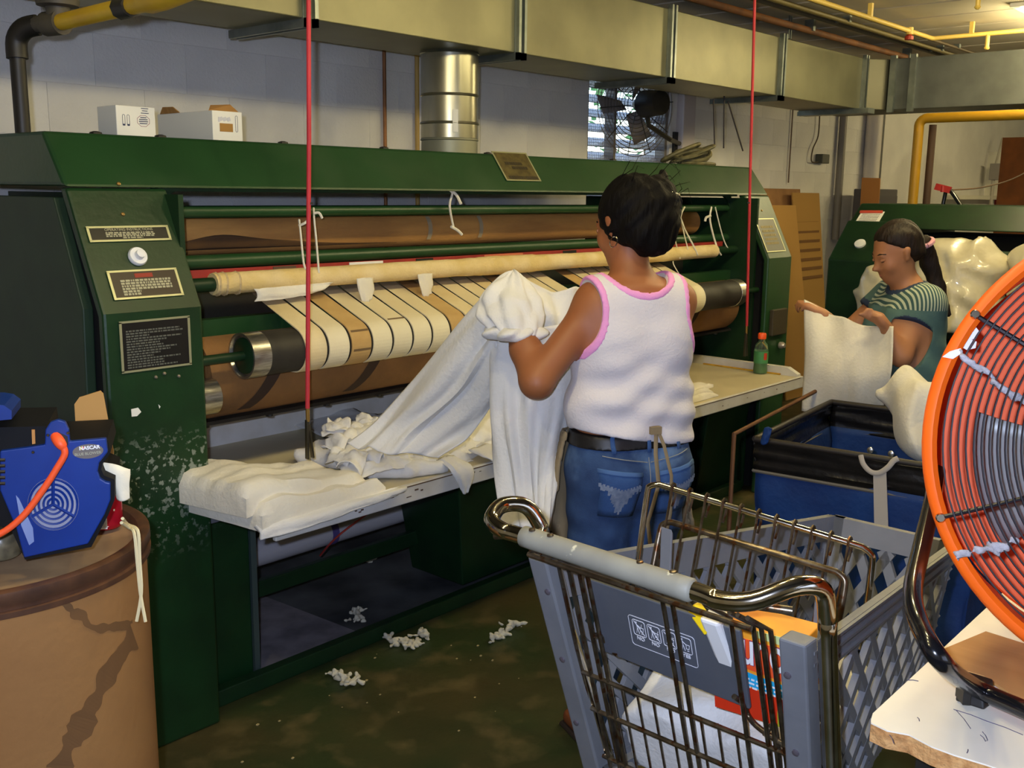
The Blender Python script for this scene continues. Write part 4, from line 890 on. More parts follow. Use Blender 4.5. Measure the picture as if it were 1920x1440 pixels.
# cloth bunched round her hand: a pleated hood of cloth falling from its peak to a loose cuff
pk_, cf_ = dp(963, 508, 2.84), dp(968, 626, 2.745); rg_r, rg_f = V(RM[:, 0]), V((RM[0][2], RM[1][2], 0)).normalized()
def bunch(s_, t_):
    th = 2*math.pi*s_; r = .082*min(1, (t_/.42)**.62)*(1-.28*max(0, (t_-.7)/.3))
    r *= 1+.10*math.sin(5*th+3.5*t_+1)*min(1, t_*3)+.07*math.sin(9*th-4*t_)*min(1, t_*2.2)+.16*mn.noise(V((math.cos(th)*1.6, math.sin(th)*1.6, t_*3.2)))
    c = pk_.lerp(cf_, t_)-rg_r*(.022*math.sin(math.pi*min(1, t_*1.1)))*.6
    return c+rg_r*math.cos(th)*r+rg_f*math.sin(th)*r*.8+V((0, 0, .012*mn.noise(V((math.cos(th)*2, math.sin(th)*2, 4+t_*4)))))
MB().grid(bunch, 96, 44).build('bunched_cloth', LIN, hs, smooth=True, solid=.003)
def cuff(s_, t_):
    th = 2*math.pi*s_; r = (.058+.018*math.sin(math.pi*t_))*(1+.14*math.sin(4*th+2)+.10*math.sin(7*th+5*t_))
    return cf_+V((0, 0, .02-.034*t_))+rg_r*(math.cos(th)*r-.006)+rg_f*math.sin(th)*r*.8
MB().grid(cuff, 80, 10).build('rolled_cuff', LIN, hs, smooth=True, solid=.004)
# ------------------------------------------------------------------ bottle and yellow strip on the table
bt = thing('drink_bottle', 'half-full green drink bottle with orange cap on the table', 'bottle', (4.60, 2.42, TZ))
bc = onz(1425, 700, TZ)
BG = mat('clear_bottle', (226, 236, 226), .08, trans=.95)
MB().lathe(bc, (0, 0, 1), [(.001, .026), (.004, .034), (.02, .036), (.05, .034), (.075, .036), (.12, .036), (.15, .03), (.165, .017), (.18, .0165)], 24).build('bottle_body', BG, bt, smooth=True)
MB().lathe(bc, (0, 0, 1), [(.004, .03), (.02, .0335), (.05, .0318), (.075, .0335), (.10, .0335)], 24).build('drink', mat('green_drink', (96, 170, 96), .2, trans=.35), bt, smooth=True)
MB().lathe(V(bc)+V((0, 0, .055)), (0, 0, 1), [(0, .0362), (.04, .0368), (.062, .0366)], 24).build('label_band', mat('green_label', (70, 140, 84), .5, var=(60, 124, 76)), bt, smooth=True)
lb = MB(); cd_ = (V((0, 0, 0))-V(bc)); cd_.z = 0; cd_.normalize(); sd = cd_.cross(V((0, 0, 1)))
lb.grid(lambda s, t: V(bc)+(cd_*math.cos(-.9+.5*s)+sd*math.sin(-.9+.5*s))*.0374+V((0, 0, .075+.035*t)), 4, 1).build('red_mark', mat('red_label_mark', (190, 60, 40), .5), bt)
MB().lathe(V(bc)+V((0, 0, .178)), (0, 0, 1), [(0, .0195), (.003, .021), (.026, .021), (.03, .018)], 24).build('cap', mat('orange_cap', (255, 96, 40), .4), bt, smooth=True)
ys = thing('ruler', 'flat yellow painted strip lying at the right end of the table', 'ruler', (4.62, 2.6, TZ))
P = [onz(x, y, TZ+.001) for x, y in ((1318, 683), (1336, 678), (1484, 696), (1462, 703))]
MB().prism(P, (0, 0, .006)).build('strip', mat('yellow_strip', (214, 168, 40), .6, var=(190, 140, 30), scale=30), ys)
# ------------------------------------------------------------------ people
def frame(c, ang):
    f = V((math.cos(ang), math.sin(ang), 0)); l = V((-f.y, f.x, 0)); c = V(c)
    return c, f, l, (lambda a, b, z: c+l*a+f*b+V((0, 0, z)))
def hand(w, d, n, side, curl=.5, r=.0085):
    """palm and five fingers; w wrist, d pointing direction, n palm normal, side = thumb direction"""
    w, d, n, s = V(w), V(d).normalized(), V(n).normalized(), V(side).normalized(); out = []
    out.append(('cap', tuple(w), tuple(w+d*.05), .024, .034, dict(k=.012, flat=(tuple(n), .5))))
    out.append(('cap', tuple(w+d*.04), tuple(w+d*.075), .036, .036, dict(k=.012, flat=(tuple(n), .42))))
    for i, L in enumerate((.070, .078, .072, .056)):
        o = w+d*.082+s*(.027-.018*i); p = o; a = 0
        for j, q in enumerate((.45, .32, .23)):
            a += curl*(.7 if j else .5); e = p+(d*math.cos(a)+n*math.sin(a))*L*q
            out.append(('cap', tuple(p), tuple(e), r-.0006*j, r-.0006*(j+1), dict(k=.004))); p = e
    p = w+d*.025+s*.03
    for j, q in enumerate((.034, .028, .024)):
        e = p+(d*(.55+.2*j)+s*(.75-.3*j)+n*(.2+.25*j*curl)).normalized()*q
        out.append(('cap', tuple(p), tuple(e), r+.002-.001*j, r+.001-.001*j, dict(k=.006))); p = e
    return out
def head(c, fw, up):
    """skull, face, nose, lips, chin, ears"""
    c, fw, up = V(c), V(fw).normalized(), V(up).normalized(); lf = up.cross(fw).normalized(); up = fw.cross(lf)
    T = lambda a, b, z: tuple(c+lf*a+fw*b+up*z); ax = (tuple(lf), tuple(fw), tuple(up))
    L = [('ell', T(0, -.012, .03), (.073, .092, .088), dict(axes=ax, k=.02)), ('ell', T(0, .022, -.035), (.058, .064, .078), dict(axes=ax, k=.03)),
         ('ell', T(0, .055, -.085), (.024, .022, .02), dict(axes=ax, k=.03)), ('cap', T(0, .083, .012), T(0, .104, -.026), .007, .0125, dict(k=.012)),
         ('cap', T(.012, .088, -.028), T(-.012, .088, -.028), .008, .008, dict(k=.008)), ('ell', T(.03, .06, -.025), (.026, .024, .028), dict(axes=ax, k=.02)), ('ell', T(-.03, .06, -.025), (.026, .024, .028), dict(axes=ax, k=.02)),
         ('cap', T(.03, .074, .022), T(-.03, .074, .022), .012, .012, dict(k=.012)), ('cap', T(.016, .082, -.053), T(-.016, .082, -.053), .0075, .0075, dict(k=.006)), ('cap', T(.013, .081, -.064), T(-.013, .081, -.064), .0085, .0085, dict(k=.006))]
    for s in (1, -1):
        L += [('cap', T(.080*s, -.008, .016), T(.074*s, .002, -.022), .017, .010, dict(k=.006, flat=(tuple(lf), .6)))]
    return L, T, ax, lf, up
def face_bits(T, lf, fw, up, par_, eyecol, lip, hair, skin):
    for s in (1, -1):
        MB().lathe(V(T(.031*s, .0700, .001)), fw, [(0, .0095), (.005, .009), (.008, .0055), (.0095, .001)], 14).build('eye', mat('eye_white', (220, 214, 206), .3), par_, smooth=True)
        MB().lathe(V(T(.031*s, .0775, -.002)), fw, [(0, .005), (.002, .004), (.0025, .001)], 12).build('iris', eyecol, par_)
        MB().tube([T(.019*s, .0765, .005), T(.031*s, .0805, .0045), T(.043*s, .071, .004)], [.004, .0075, .004], 8).build('eyelid', skin, par_, smooth=True)
        MB().tube([T(.020*s, .0785, -.001), T(.031*s, .0845, -.0015), T(.043*s, .072, -.002)], [.001, .0013, .001], 5).build('eyelashes', hair, par_)
        MB().tube([T(.014*s, .083, .026), T(.03*s, .08, .031), T(.048*s, .064, .026)], [.003, .0035, .002], 6).build('eyebrow', hair, par_)
    MB().tube([T(-.02, .079, -.058), T(0, .0885, -.0575), T(.02, .079, -.058)], [.002, .0045, .002], 6).build('lips', lip, par_)
# --- woman in the white tank top, seen from behind
c1, f1, l1, B_ = frame((2.278, 1.588, 0), math.radians(63))
def B(a, b, z): return B_(a*.95, b, z+.03*min(1, max(0, (z-.3)/.3), max(0, (1.28-z)/.28)))
sL = dp(1118, 570, 2.735); eL = dp(1006, 716, 2.66); wL = dp(966, 598, 2.79)
sR = B(-.150, .012, 1.305); eR = B(-.19, .17, 1.06); wR = B(-.06, .36, 1.12)
hL, T1, ax1, lf1, up1 = head(B(.0, .045, 1.512), V((.08, .97, -.28)), V((.03, .26, .96)))
fl_1 = tuple(f1)
TOR = [('cap', B(.058, 0, .84), B(-.058, 0, .84), .107, .107, dict(k=.05, flat=(fl_1, .88))),
       ('cap', B(.075, -.045, .80), B(.07, -.04, .76), .085, .07, dict(k=.05)), ('cap', B(-.075, -.045, .80), B(-.07, -.04, .76), .085, .07, dict(k=.05)),
       ('cap', B(.045, 0, .92), B(.045, 0, 1.06), .108, .103, dict(k=.05, flat=(fl_1, .82))), ('cap', B(-.045, 0, .92), B(-.045, 0, 1.06), .108, .103, dict(k=.05, flat=(fl_1, .82))),
       ('cap', B(.05, 0, 1.06), B(.055, 0, 1.23), .103, .108, dict(k=.06, flat=(fl_1, .80))), ('cap', B(-.05, 0, 1.06), B(-.055, 0, 1.23), .103, .108, dict(k=.06, flat=(fl_1, .80))),
       ('cap', B(.08, -.01, 1.20), B(.10, 0, 1.275), .08, .06, dict(k=.06)), ('cap', B(-.08, -.01, 1.20), B(-.10, 0, 1.275), .08, .06, dict(k=.06)),
       ('cap', B(.06, .085, 1.18), B(.055, .08, 1.22), .06, .055, dict(k=.04)), ('cap', B(-.06, .085, 1.18), B(-.055, .08, 1.22), .06, .055, dict(k=.04)),
       ('cap', B(.11, .0, 1.315), B(-.11, .0, 1.315), .052, .052, dict(k=.05)), ('cap', B(.0, .0, 1.33), B(0, .012, 1.36), .075, .05, dict(k=.05))]
LEG = []
for s in (1, -1):
    hp_, kn, an = B(.082*s, -.0, .80), B(.085*s, .02, .45), B(.085*s, -.01, .085)
    LEG += [('cap', hp_, kn, .092, .058, dict(k=.03)), ('cap', kn, an, .056, .038, dict(k=.03)), ('cap', B(.085*s, -.02, .25), B(.085*s, -.02, .34), .045, .05, dict(k=.03))]
FOOT = []
for s in (1, -1): FOOT += [('cap', B(.085*s, -.01, .09), B(.085*s, -.02, .04), .036, .034, dict(k=.02)), ('cap', B(.085*s, -.02, .034), B(.095*s, .13, .022), .033, .026, dict(k=.02))]
ARM = [('cap', tuple(sL), tuple(eL), .0475, .043, dict(k=.03)), ('cap', tuple(eL), tuple((eL+wL)/2), .043, .041, dict(k=.02)), ('cap', tuple((eL+wL)/2), tuple(wL), .041, .029, dict(k=.02)),
       ('cap', tuple(sR), tuple(eR), .050, .042, dict(k=.03)), ('cap', tuple(eR), tuple(wR), .042, .028, dict(k=.02)),
       ('cap', B(.11, 0, 1.308), tuple(sL), .036, .046, dict(k=.03)), ('cap', B(-.11, 0, 1.308), tuple(sR), .036, .046, dict(k=.03))]
NECK = [('cap', B(0, .008, 1.34), B(0, .035, 1.455), .049, .047, dict(k=.035))]
HANDS = hand(wL, dp(985, 555, 2.84)-wL, V((.6, .5, -.3)), V((.5, .7, .3)), .9)+hand(wR, V((-.5, .8, .2)), V((-.6, -.5, -.6)), V((-.3, .3, .9)), .9)
W1 = Fld((1.78, 1.32, -.005), (2.72, 2.12, 1.70), .0085)
W1.prims(TOR); W1.prims(LEG); W1.prims(FOOT); W1.prims(ARM); W1.prims(NECK); W1.prims(hL); W1.prims(HANDS)
p1 = thing('person', 'dark haired woman in white tank top and jeans lifting a sheet, seen from behind', 'person', (2.265, 1.60, 0))
W1.build('body', SKIN, p1, smooth=1); del W1
face_bits(T1, lf1, V(ax1[1]), up1, p1, mat('brown_iris', (60, 36, 22), .3), mat('lip_rose', (150, 74, 66), .5), HAIR, SKIN)
MB().tube(arc(V(T1(.076, -.004, -.045)), ax1[1], (0, 0, 1), .014, 0, 6.28, 14), .0016, 5).build('earring', CHR, p1)
# tank top
ST = Fld((1.94, 1.28, .90), (2.62, 1.90, 1.42), .0052)
ST.prims(TOR, e=.010); ST.cap(B(.055, -.0, .965), B(-.055, 0, .965), .135, k=.05, flat=(fl_1, .82)); ST.cap(B(.10, 0, 1.318), B(.125, 0, 1.312), .056, k=.03); ST.cap(B(-.10, 0, 1.318), B(-.125, 0, 1.312), .056, k=.03)
def lb1(X, Y, Z): x = X-c1.x; y = Y-c1.y; return l1.x*x+l1.y*y, f1.x*x+f1.y*y, Z
def wr(X, Y, Z):
    a, b, z = lb1(X, Y, Z); k = np.clip((1.24-Z)/.2, 0, 1)
    return k*(.0075*np.sin(48*z+30*a+3*np.sin(9*a+1)+2*np.sin(11*z))*np.clip(a*6+.6, .15, 1)+.004*np.sin(70*z-24*a+2.5*np.sin(7*z+5*a)))+.002*np.sin(21*a+9*z+1)
ST.disp(wr)
def necks(X, Y, Z):
    a, b, z = lb1(X, Y, Z)
    # lower neckline in front than at the back: an oval tube round the neck
    zc = 1.315+np.minimum(0, -b)*.25
    d = np.sqrt((a/.092)**2+(b/.12)**2+((z-1.40)/(.088))**2)-1; return d*.085
def armh(X, Y, Z, s):
    a, b, z = lb1(X, Y, Z); a = a*s
    return (np.sqrt(((a-.190)/.072)**2+((b-.0)/.14)**2+((z-1.292)/.112)**2)-1)*.072
a_, b_, z_ = lb1(*ST.P())
X, Y, Z = ST.P()
hem = .952+.012*np.sin(9*a_)-.02*np.cos(5*a_+1)*(b_ < 0)
full = ST.a.copy()
ST.isect(hem-Z+0*X*Y); ST.isect(-necks(X, Y, Z)); ST.isect(-armh(X, Y, Z, 1)); ST.isect(-armh(X, Y, Z, -1))
ST.build('tank_top', SHIRT, p1, smooth=2)
for nm_, h_ in (('neck_trim', necks(X, Y, Z)), ('armhole_trim', armh(X, Y, Z, 1)), ('armhole_trim', armh(X, Y, Z, -1))):
    ST.a = np.maximum(full-.0022, np.maximum(-(full+.012), np.maximum(h_-.017, -h_-.0008))).astype(np.float32)
    for o_ in (necks(X, Y, Z), armh(X, Y, Z, 1), armh(X, Y, Z, -1)):
        if o_ is not h_: ST.isect(-o_)
    ST.isect(1.10-Z+0*X*Y); ST.build(nm_, PINK, p1, smooth=2)
del full
# jeans, belt, pockets
JE = Fld((1.98, 1.28, .04), (2.56, 1.92, .98), .009)
JE.prims([q for q in TOR[:5]], e=.011); JE.prims(LEG, e=.013)
JE.disp(lambda X, Y, Z: .0035*np.sin(70*Z+20*X-22*Y+2*np.sin(20*X))*np.clip((.78-Z)/.1, 0, 1)+.0015*np.sin(40*Z+30*X))
X, Y, Z = JE.P(); JE.isect(Z-.957+0*X*Y); JE.isect(.06-Z+0*X*Y)
JE.build('jeans', JEAN, p1, smooth=2)
BE = Fld((1.98, 1.28, .86), (2.56, 1.92, .98), .007)
BE.prims([q for q in TOR[:5]], e=.017); X, Y, Z = BE.P(); BE.isect(np.abs(Z-.940)-.019+0*X*Y)
BE.build('belt', mat('black_leather', (22, 20, 20), .45), p1, smooth=1)
def onback(a, z, off, R=None):
    """point on the seat of the jeans: march in from behind along the facing direction"""
    return B(a, 0, z)
# surface lookups on the jeans for pockets, loops and stitching
bpy.context.view_layer.update()
def surf(objname, a, z, off):
    ob = bpy.data.objects[objname]; o = B(a, -.5, z)-V(ob.matrix_world.translation)*0
    hit, loc, nor, _ = ob.ray_cast(ob.matrix_world.inverted()@o, f1)
    return (ob.matrix_world@loc)+nor*off if hit else B(a, -.1, z)
def patch(name, pts, m, off=.003, par_=None, obj='jeans', n=6):
    a0, z0, a1, z1, a2, z2, a3, z3 = pts
    return MB().grid(lambda s, t: surf(obj, (a0*(1-s)+a1*s)*(1-t)+(a3*(1-s)+a2*s)*t, (z0*(1-s)+z1*s)*(1-t)+(z3*(1-s)+z2*s)*t, off), n, n).build(name, m, par_ or p1, smooth=True, solid=.002)
JD = mat('denim_pocket', (58, 92, 144), .9, var=(48, 80, 130), scale=14, bump=.2, bscale=300)
for s in (1, -1):
    pk = patch('back_pocket', (.150*s, .848, .028*s, .832, .036*s, .705, .138*s, .712), JD, .004)
    patch('pocket_band', (.150*s, .848, .028*s, .832, .028*s, .821, .150*s, .837), mat('denim_band', (74, 108, 158), .9), .0065, pk, n=4)
    em = MB()
    for q in range(26):
        t = q/25; a = .143-.108*t; tri = max(0, 1-abs(2*t-1)*1.6); z = .812-.012*(1-abs(2*t-1))-.008*t-.004*(q % 2)
        em.grid(lambda u, v, a=a, z=z: surf('jeans', (a+.006*u)*s, z-v*(.010+.062*tri+.004*(q % 3)), .0075), 1, 2)
    o = em.build('pocket_embroidery', mat('pale_thread', (136, 146, 164), .9, var=(110, 124, 148), scale=90), pk); o['kind'] = 'stuff'
stt = MB()
for s in (1, -1): stt.tube([surf('jeans', s*(.135-.13*i/9), .878-.022*(i/9), .004) for i in range(10)], .0014, 4)
stt.tube([surf('jeans', 0, .87-.1*i/8, .004) for i in range(9)], .0014, 4)
stt.build('yoke_stitch', mat('stitch_thread', (140, 142, 140), .9), p1)
for a in (.105, .0, -.095): patch('belt_loop', (a+.006, .936, a-.006, .936, a-.006, .884, a+.006, .884), JD, .009, n=3)
# apron: strings tied behind, panel wrapping the front and sides
AP = Fld((1.86, 1.25, .40), (2.70, 2.05, .985), .0095)
AP.prims(TOR[:5], e=.026); AP.prims(LEG, e=.03); AP.cap(B(.135, .04, .93), B(.245, .03, .42), .05, .055, k=.03); AP.cap(B(-.135, .04, .93), B(-.24, .03, .42), .05, .055, k=.03); AP.cap(B(.0, .1, .9), B(0, .1, .42), .09, .12, k=.06)
a_, b_, z_ = lb1(*AP.P()); X, Y, Z = AP.P()
IN = AP.a.copy(); AP.a = np.maximum(AP.a, -(IN+.012)).astype(np.float32)
AP.isect(-(b_-.015)+0*z_); AP.isect(Z-.955+0*X*Y); AP.isect(.61-Z+0*X*Y)
AP.build('apron', APR, p1, smooth=1)
bow = MB()
bow.obox(surf('tank_top', -.012, .945, .008), l1*.016, f1*.008, (0, 0, .010))
bow.tube([surf('tank_top', -.012, .945, .012), surf('jeans', -.016, .88, .016), surf('jeans', -.022, .80, .014), surf('jeans', -.026, .70, .03)]+[B(-.028, -.12, .55)], .0062, 6, flat=(tuple(f1), .4))
bow.tube([surf('tank_top', -.014, .953, .012), surf('jeans', -.040, .90, .018), surf('jeans', -.058, .82, .014), surf('jeans', -.068, .72, .024), B(-.072, -.10, .6)], .005, 6, flat=(tuple(f1), .4))
bow.build('apron_strings', APR, p1, smooth=True)
SH = MB()
for s in (1, -1):
    o = MB().hexa([B(.045*s, -.07, .003), B(.125*s, -.07, .003), B(.135*s, .15, .003), B(.06*s, .17, .003)], [B(.05*s, -.065, .018), B(.12*s, -.065, .018), B(.13*s, .145, .015), B(.065*s, .165, .015)]).build('shoe_sole', mat('dark_sole', (46, 34, 26), .7), p1, bev=.004)
    F = Fld(B(.09*s, .03, 0)-V((.18, .18, 0)), B(.09*s, .03, 0)+V((.18, .18, .12)), .007)
    F.cap(B(.085*s, -.02, .045), B(.095*s, .125, .032), .039, .031, k=.02); X, Y, Z = F.P(); F.isect(.014-Z+0*X*Y); F.isect(Z-.052+0*X*Y)
    F.build('shoe', mat('brown_leather', (120, 66, 36), .5), p1, smooth=1)
# hair with a bun and a clip
ax = ax1
HR = Fld(V(T1(0, -.03, .03))-V((.2, .2, .2)), V(T1(0, -.03, .03))+V((.2, .2, .22)), .0065)
HR.ell(T1(0, -.030, .028), (.090, .102, .106), axes=ax, k=.02); HR.ell(T1(-.005, -.07, -.03), (.080, .05, .075), axes=ax, k=.03); HR.ell(T1(-.05, -.06, -.01), (.052, .05, .07), axes=ax, k=.03)
HR.ell(T1(-.035, -.095, .035), (.055, .045, .06), axes=ax, k=.03); HR.cap(T1(-.055, -.09, .07), T1(-.085, -.08, .135), .03, .008, k=.03); HR.cap(T1(-.085, -.07, .03), T1(-.115, -.07, .06), .03, .016, k=.03); HR.cap(T1(-.08, -.08, -.01), T1(-.11, -.08, .01), .028, .014, k=.02)
for s in (1, -1): HR.cap(T1(.07*s, .02, .03), T1(.074*s, .012, -.02), .012, .006, k=.012)
lv = lambda X, Y, Z, v: (X-T1(0, 0, 0)[0])*v[0]+(Y-T1(0, 0, 0)[1])*v[1]+(Z-T1(0, 0, 0)[2])*v[2]
X, Y, Z = HR.P(); fb = lv(X, Y, Z, ax[1]); uz = lv(X, Y, Z, ax[2])
HR.isect(np.minimum(fb-.045, 9)-np.maximum(0, uz-.0)*.5); HR.isect(-(uz+.10+.0*fb)+np.clip(fb+.03, 0, 1)*1.1)
HR.disp(lambda X, Y, Z: .0028*np.sin(150*lv(X, Y, Z, ax[0])+60*uz+2*np.sin(40*uz))+.002*np.sin(110*uz+90*fb))
HR.build('hair', HAIR, p1, smooth=1)
wsp = MB(); r_ = random.Random(5)
for k in range(16):
    a = r_.uniform(-.1, .1); p = V(T1(a, -.08, .05+r_.uniform(-.06, .07))); wsp.tube([p, p+V((r_.uniform(-.02, .05), -.03, r_.uniform(.0, .05))), p+V((r_.uniform(-.03, .08), -.03, r_.uniform(-.02, .07)))], [.0012, .001, .0005], 4)
o = wsp.build('stray_hairs', HAIR, p1); o['kind'] = 'stuff'
hc = MB()
for k in range(5): hc.tube([V(T1(-.035-.012*k, -.137+.004*k, .055)), V(T1(-.037-.012*k, -.142+.004*k, .035)), V(T1(-.035-.012*k, -.135+.004*k, .015))], .004, 6)
hc.build('hair_clip', mat('dark_hair_clip', (20, 20, 26), .08, coat=1), p1, smooth=True)
# --- woman in the teal tee holding a cloth
c2, f2, l2, B2 = frame((4.13, 1.50, 0), math.radians(140))
h2, T2, ax2, lf2, up2 = head(B2(0, .10, 1.375), V((f2.x, f2.y, -.42)), V((f2.x*.4, f2.y*.4, .92)))
fl2 = tuple(f2)
sN = dp(1722, 578, 4.02); eN = dp(1686, 655, 3.93); wN = dp(1668, 618, 3.92)+V((-.02, .06, .0))
eN = dp(1690, 668, 3.95); wN = dp(1664, 622, 3.93)
sF = B2(-.15, .03, 1.19); eF = B2(-.19, .20, 1.02); wF = dp(1545, 592, 4.12)
TO2 = [('cap', B2(.06, 0, .76), B2(-.06, 0, .76), .11, .11, dict(k=.05, flat=(fl2, .9))), ('cap', B2(.05, 0, .84), B2(.055, .02, 1.08), .115, .11, dict(k=.06, flat=(fl2, .9))), ('cap', B2(-.05, 0, .84), B2(-.055, .02, 1.08), .115, .11, dict(k=.06, flat=(fl2, .9))),
       ('cap', B2(.07, .10, 1.06), B2(.06, .09, 1.12), .07, .06, dict(k=.05)), ('cap', B2(-.07, .10, 1.06), B2(-.06, .09, 1.12), .07, .06, dict(k=.05)), ('cap', B2(.12, .02, 1.19), B2(-.12, .02, 1.19), .058, .058, dict(k=.06)), ('cap', B2(0, .0, 1.14), B2(0, .04, 1.24), .10, .055, dict(k=.05))]
SLV = [('cap', tuple(sN), tuple(sN+(eN-sN)*.42), .058, .056, dict(k=.04)), ('cap', tuple(sF), tuple(sF+(eF-sF)*.42), .058, .056, dict(k=.04)), ('cap', B2(.1, .02, 1.18), tuple(sN), .056, .058, dict(k=.04))]
AR2 = [('cap', tuple(sN), tuple(eN), .047, .041, dict(k=.03)), ('cap', tuple(eN), tuple(wN), .040, .027, dict(k=.02)), ('cap', tuple(sF), tuple(eF), .052, .042, dict(k=.03)), ('cap', tuple(eF), tuple(wF), .04, .026, dict(k=.02))]
HA2 = hand(wN, dp(1668, 604, 3.92)-wN+V((-.03, .03, .02)), V((0, .2, -1)), V((-.6, .6, .4)), .9)+hand(wF, dp(1515, 572, 4.14)-wF, V((0, 0, -1)), V((.6, .6, .2)), .9)
LG2 = []
for s in (1, -1): LG2 += [('cap', B2(.085*s, 0, .72), B2(.09*s, .02, .42), .1, .064, dict(k=.03)), ('cap', B2(.09*s, .02, .42), B2(.09*s, -.01, .08), .06, .04, dict(k=.03))]
FT2 = []
for s in (1, -1): FT2 += [('cap', B2(.09*s, -.02, .045), B2(.10*s, .13, .03), .042, .032, dict(k=.02))]
W2_ = Fld((3.55, 1.05, -.005), (4.55, 2.1, 1.58), .0095)
W2_.prims(TO2); W2_.prims(AR2); W2_.prims(h2); W2_.prims(LG2); W2_.prims(FT2); W2_.prims(HA2); W2_.cap(B2(0, .03, 1.20), B2(0, .075, 1.32), .05, .046, k=.03)
p2 = thing('person', 'woman in teal tee with long ponytail holding up a white cloth', 'person', (4.13, 1.50, 0))
W2_.build('body', SKIN2, p2, smooth=1); del W2_
face_bits(T2, lf2, V(ax2[1]), up2, p2, mat('brown_iris', (60, 36, 22)), mat('lip_rose2', (166, 96, 84), .5), HAIR2, SKIN2)
TS = Fld((3.70, 1.05, .76), (4.50, 1.95, 1.32), .0065)
TS.prims(TO2[1:], e=.013); TS.prims(SLV, e=.012); TS.disp(lambda X, Y, Z: .004*np.sin(50*Z+30*X+2*np.sin(20*Y))*np.clip((1.12-Z)/.1, 0, 1))
X, Y, Z = TS.P(); TS.isect(.79-Z+0*X*Y)
nd = lambda X, Y, Z: np.sqrt((X-B2(0, .055, 1.27).x)**2+(Y-B2(0, .055, 1.27).y)**2+(1.1*(Z-1.285))**2)-.082
TS.isect(-nd(X, Y, Z))
def slv_t(X, Y, Z, s0, e0):
    d = (e0-s0); L = d.length; d = d.normalized(); return (X-s0.x)*d.x+(Y-s0.y)*d.y+(Z-s0.z)*d.z-L*.42
def rad(X, Y, Z, s0, e0):
    d = (e0-s0).normalized(); t = (X-s0.x)*d.x+(Y-s0.y)*d.y+(Z-s0.z)*d.z
    return np.sqrt(np.maximum((X-s0.x)**2+(Y-s0.y)**2+(Z-s0.z)**2-t*t, 0))
for s0, e0 in ((sN, eN), (sF, eF)): TS.isect(np.minimum(slv_t(X, Y, Z, s0, e0), .085-rad(X, Y, Z, s0, e0)))
def tm(cen):
    X, Y, Z = cen[:, 0], cen[:, 1], cen[:, 2]; r = np.zeros(len(cen), int)
    yoke = (Z > 1.165) & (rad(X, Y, Z, sN, eN) < .5); r[yoke] = 2
    for s0, e0 in ((sN, eN), (sF, eF)):
        t = slv_t(X, Y, Z, s0, e0); q = (rad(X, Y, Z, s0, e0) < .08); r[q & (t > -.10)] = 0; r[q & (t > -.022)] = 1
    r[nd(X, Y, Z) < .02] = 1; return r
STRP = bpy.data.materials.new('striped_yoke'); STRP.use_nodes = True
_t = STRP.node_tree; _b = _t.nodes['Principled BSDF']; _b.inputs['Roughness'].default_value = .9
_tc = _t.nodes.new('ShaderNodeTexCoord'); _mp = _t.nodes.new('ShaderNodeMapping'); _mp.inputs['Rotation'].default_value = (0, 0, math.radians(-140)); _wv = _t.nodes.new('ShaderNodeTexWave'); _wv.inputs['Scale'].default_value = 26
_cr = _t.nodes.new('ShaderNodeValToRGB'); _cr.color_ramp.interpolation = 'CONSTANT'; _cr.color_ramp.elements[0].color = lin((52, 84, 84)); _cr.color_ramp.elements[1].color = lin((176, 186, 164)); _cr.color_ramp.elements[1].position = .55
_t.links.new(_tc.outputs['Object'], _mp.inputs[0]); _t.links.new(_mp.outputs[0], _wv.inputs[0]); _t.links.new(_wv.outputs[0], _cr.inputs[0]); _t.links.new(_cr.outputs[0], _b.inputs[0])
TS.build('tee_shirt', [TEE, NAVY, STRP], p2, mi=tm, smooth=2)
PA = Fld((3.8, 1.15, .04), (4.5, 1.9, .85), .0105); PA.prims(TO2[:3], e=.012); PA.prims(LG2, e=.015); X, Y, Z = PA.P(); PA.isect(Z-.82+0*X*Y); PA.isect(.06-Z+0*X*Y)
PA.build('trousers', mat('khaki_trousers', (128, 112, 82), .9, var=(116, 100, 72)), p2, smooth=1)
for s in (1, -1):
    F = Fld(B2(.09*s, .05, 0)-V((.2, .2, 0)), B2(.09*s, .05, 0)+V((.2, .2, .13)), .009); F.cap(B2(.09*s, -.03, .05), B2(.10*s, .13, .036), .05, .04, k=.02); X, Y, Z = F.P(); F.isect(.002-Z+0*X*Y); F.build('shoe', mat('dark_shoe', (40, 36, 36), .6), p2)
HR = Fld(V(T2(0, -.06, -.05))-V((.24, .24, .40)), V(T2(0, -.06, 0))+V((.24, .24, .2)), .0075)
HR.ell(T2(0, -.02, .042), (.084, .096, .09), axes=ax2, k=.02); HR.ell(T2(0, -.06, -.01), (.07, .05, .05), axes=ax2, k=.03)
X, Y, Z = HR.P(); o2 = T2(0, 0, 0); l2v = lambda v: (X-o2[0])*v[0]+(Y-o2[1])*v[1]+(Z-o2[2])*v[2]
fb, uz = l2v(ax2[1]), l2v(ax2[2])
HR.isect(fb+.022-np.maximum(0, uz-.006)*1.2+0*X); HR.isect(-(uz+.06)+np.clip(fb+.03, 0, 1)*1.1)
pt = [dp(1733, 455, 4.12), dp(1742, 490, 4.16), dp(1757, 535, 4.18), dp(1777, 588, 4.17)]
for i, (ra, rb) in enumerate(((.03, .036), (.036, .03), (.03, .014))): HR.cap(pt[i], pt[i+1], ra, rb, k=.01)
HR.disp(lambda X, Y, Z: .0025*np.sin(150*X+110*Y+25*Z)+.0015*np.sin(90*Z))
HR.build('hair', HAIR2, p2, smooth=1)
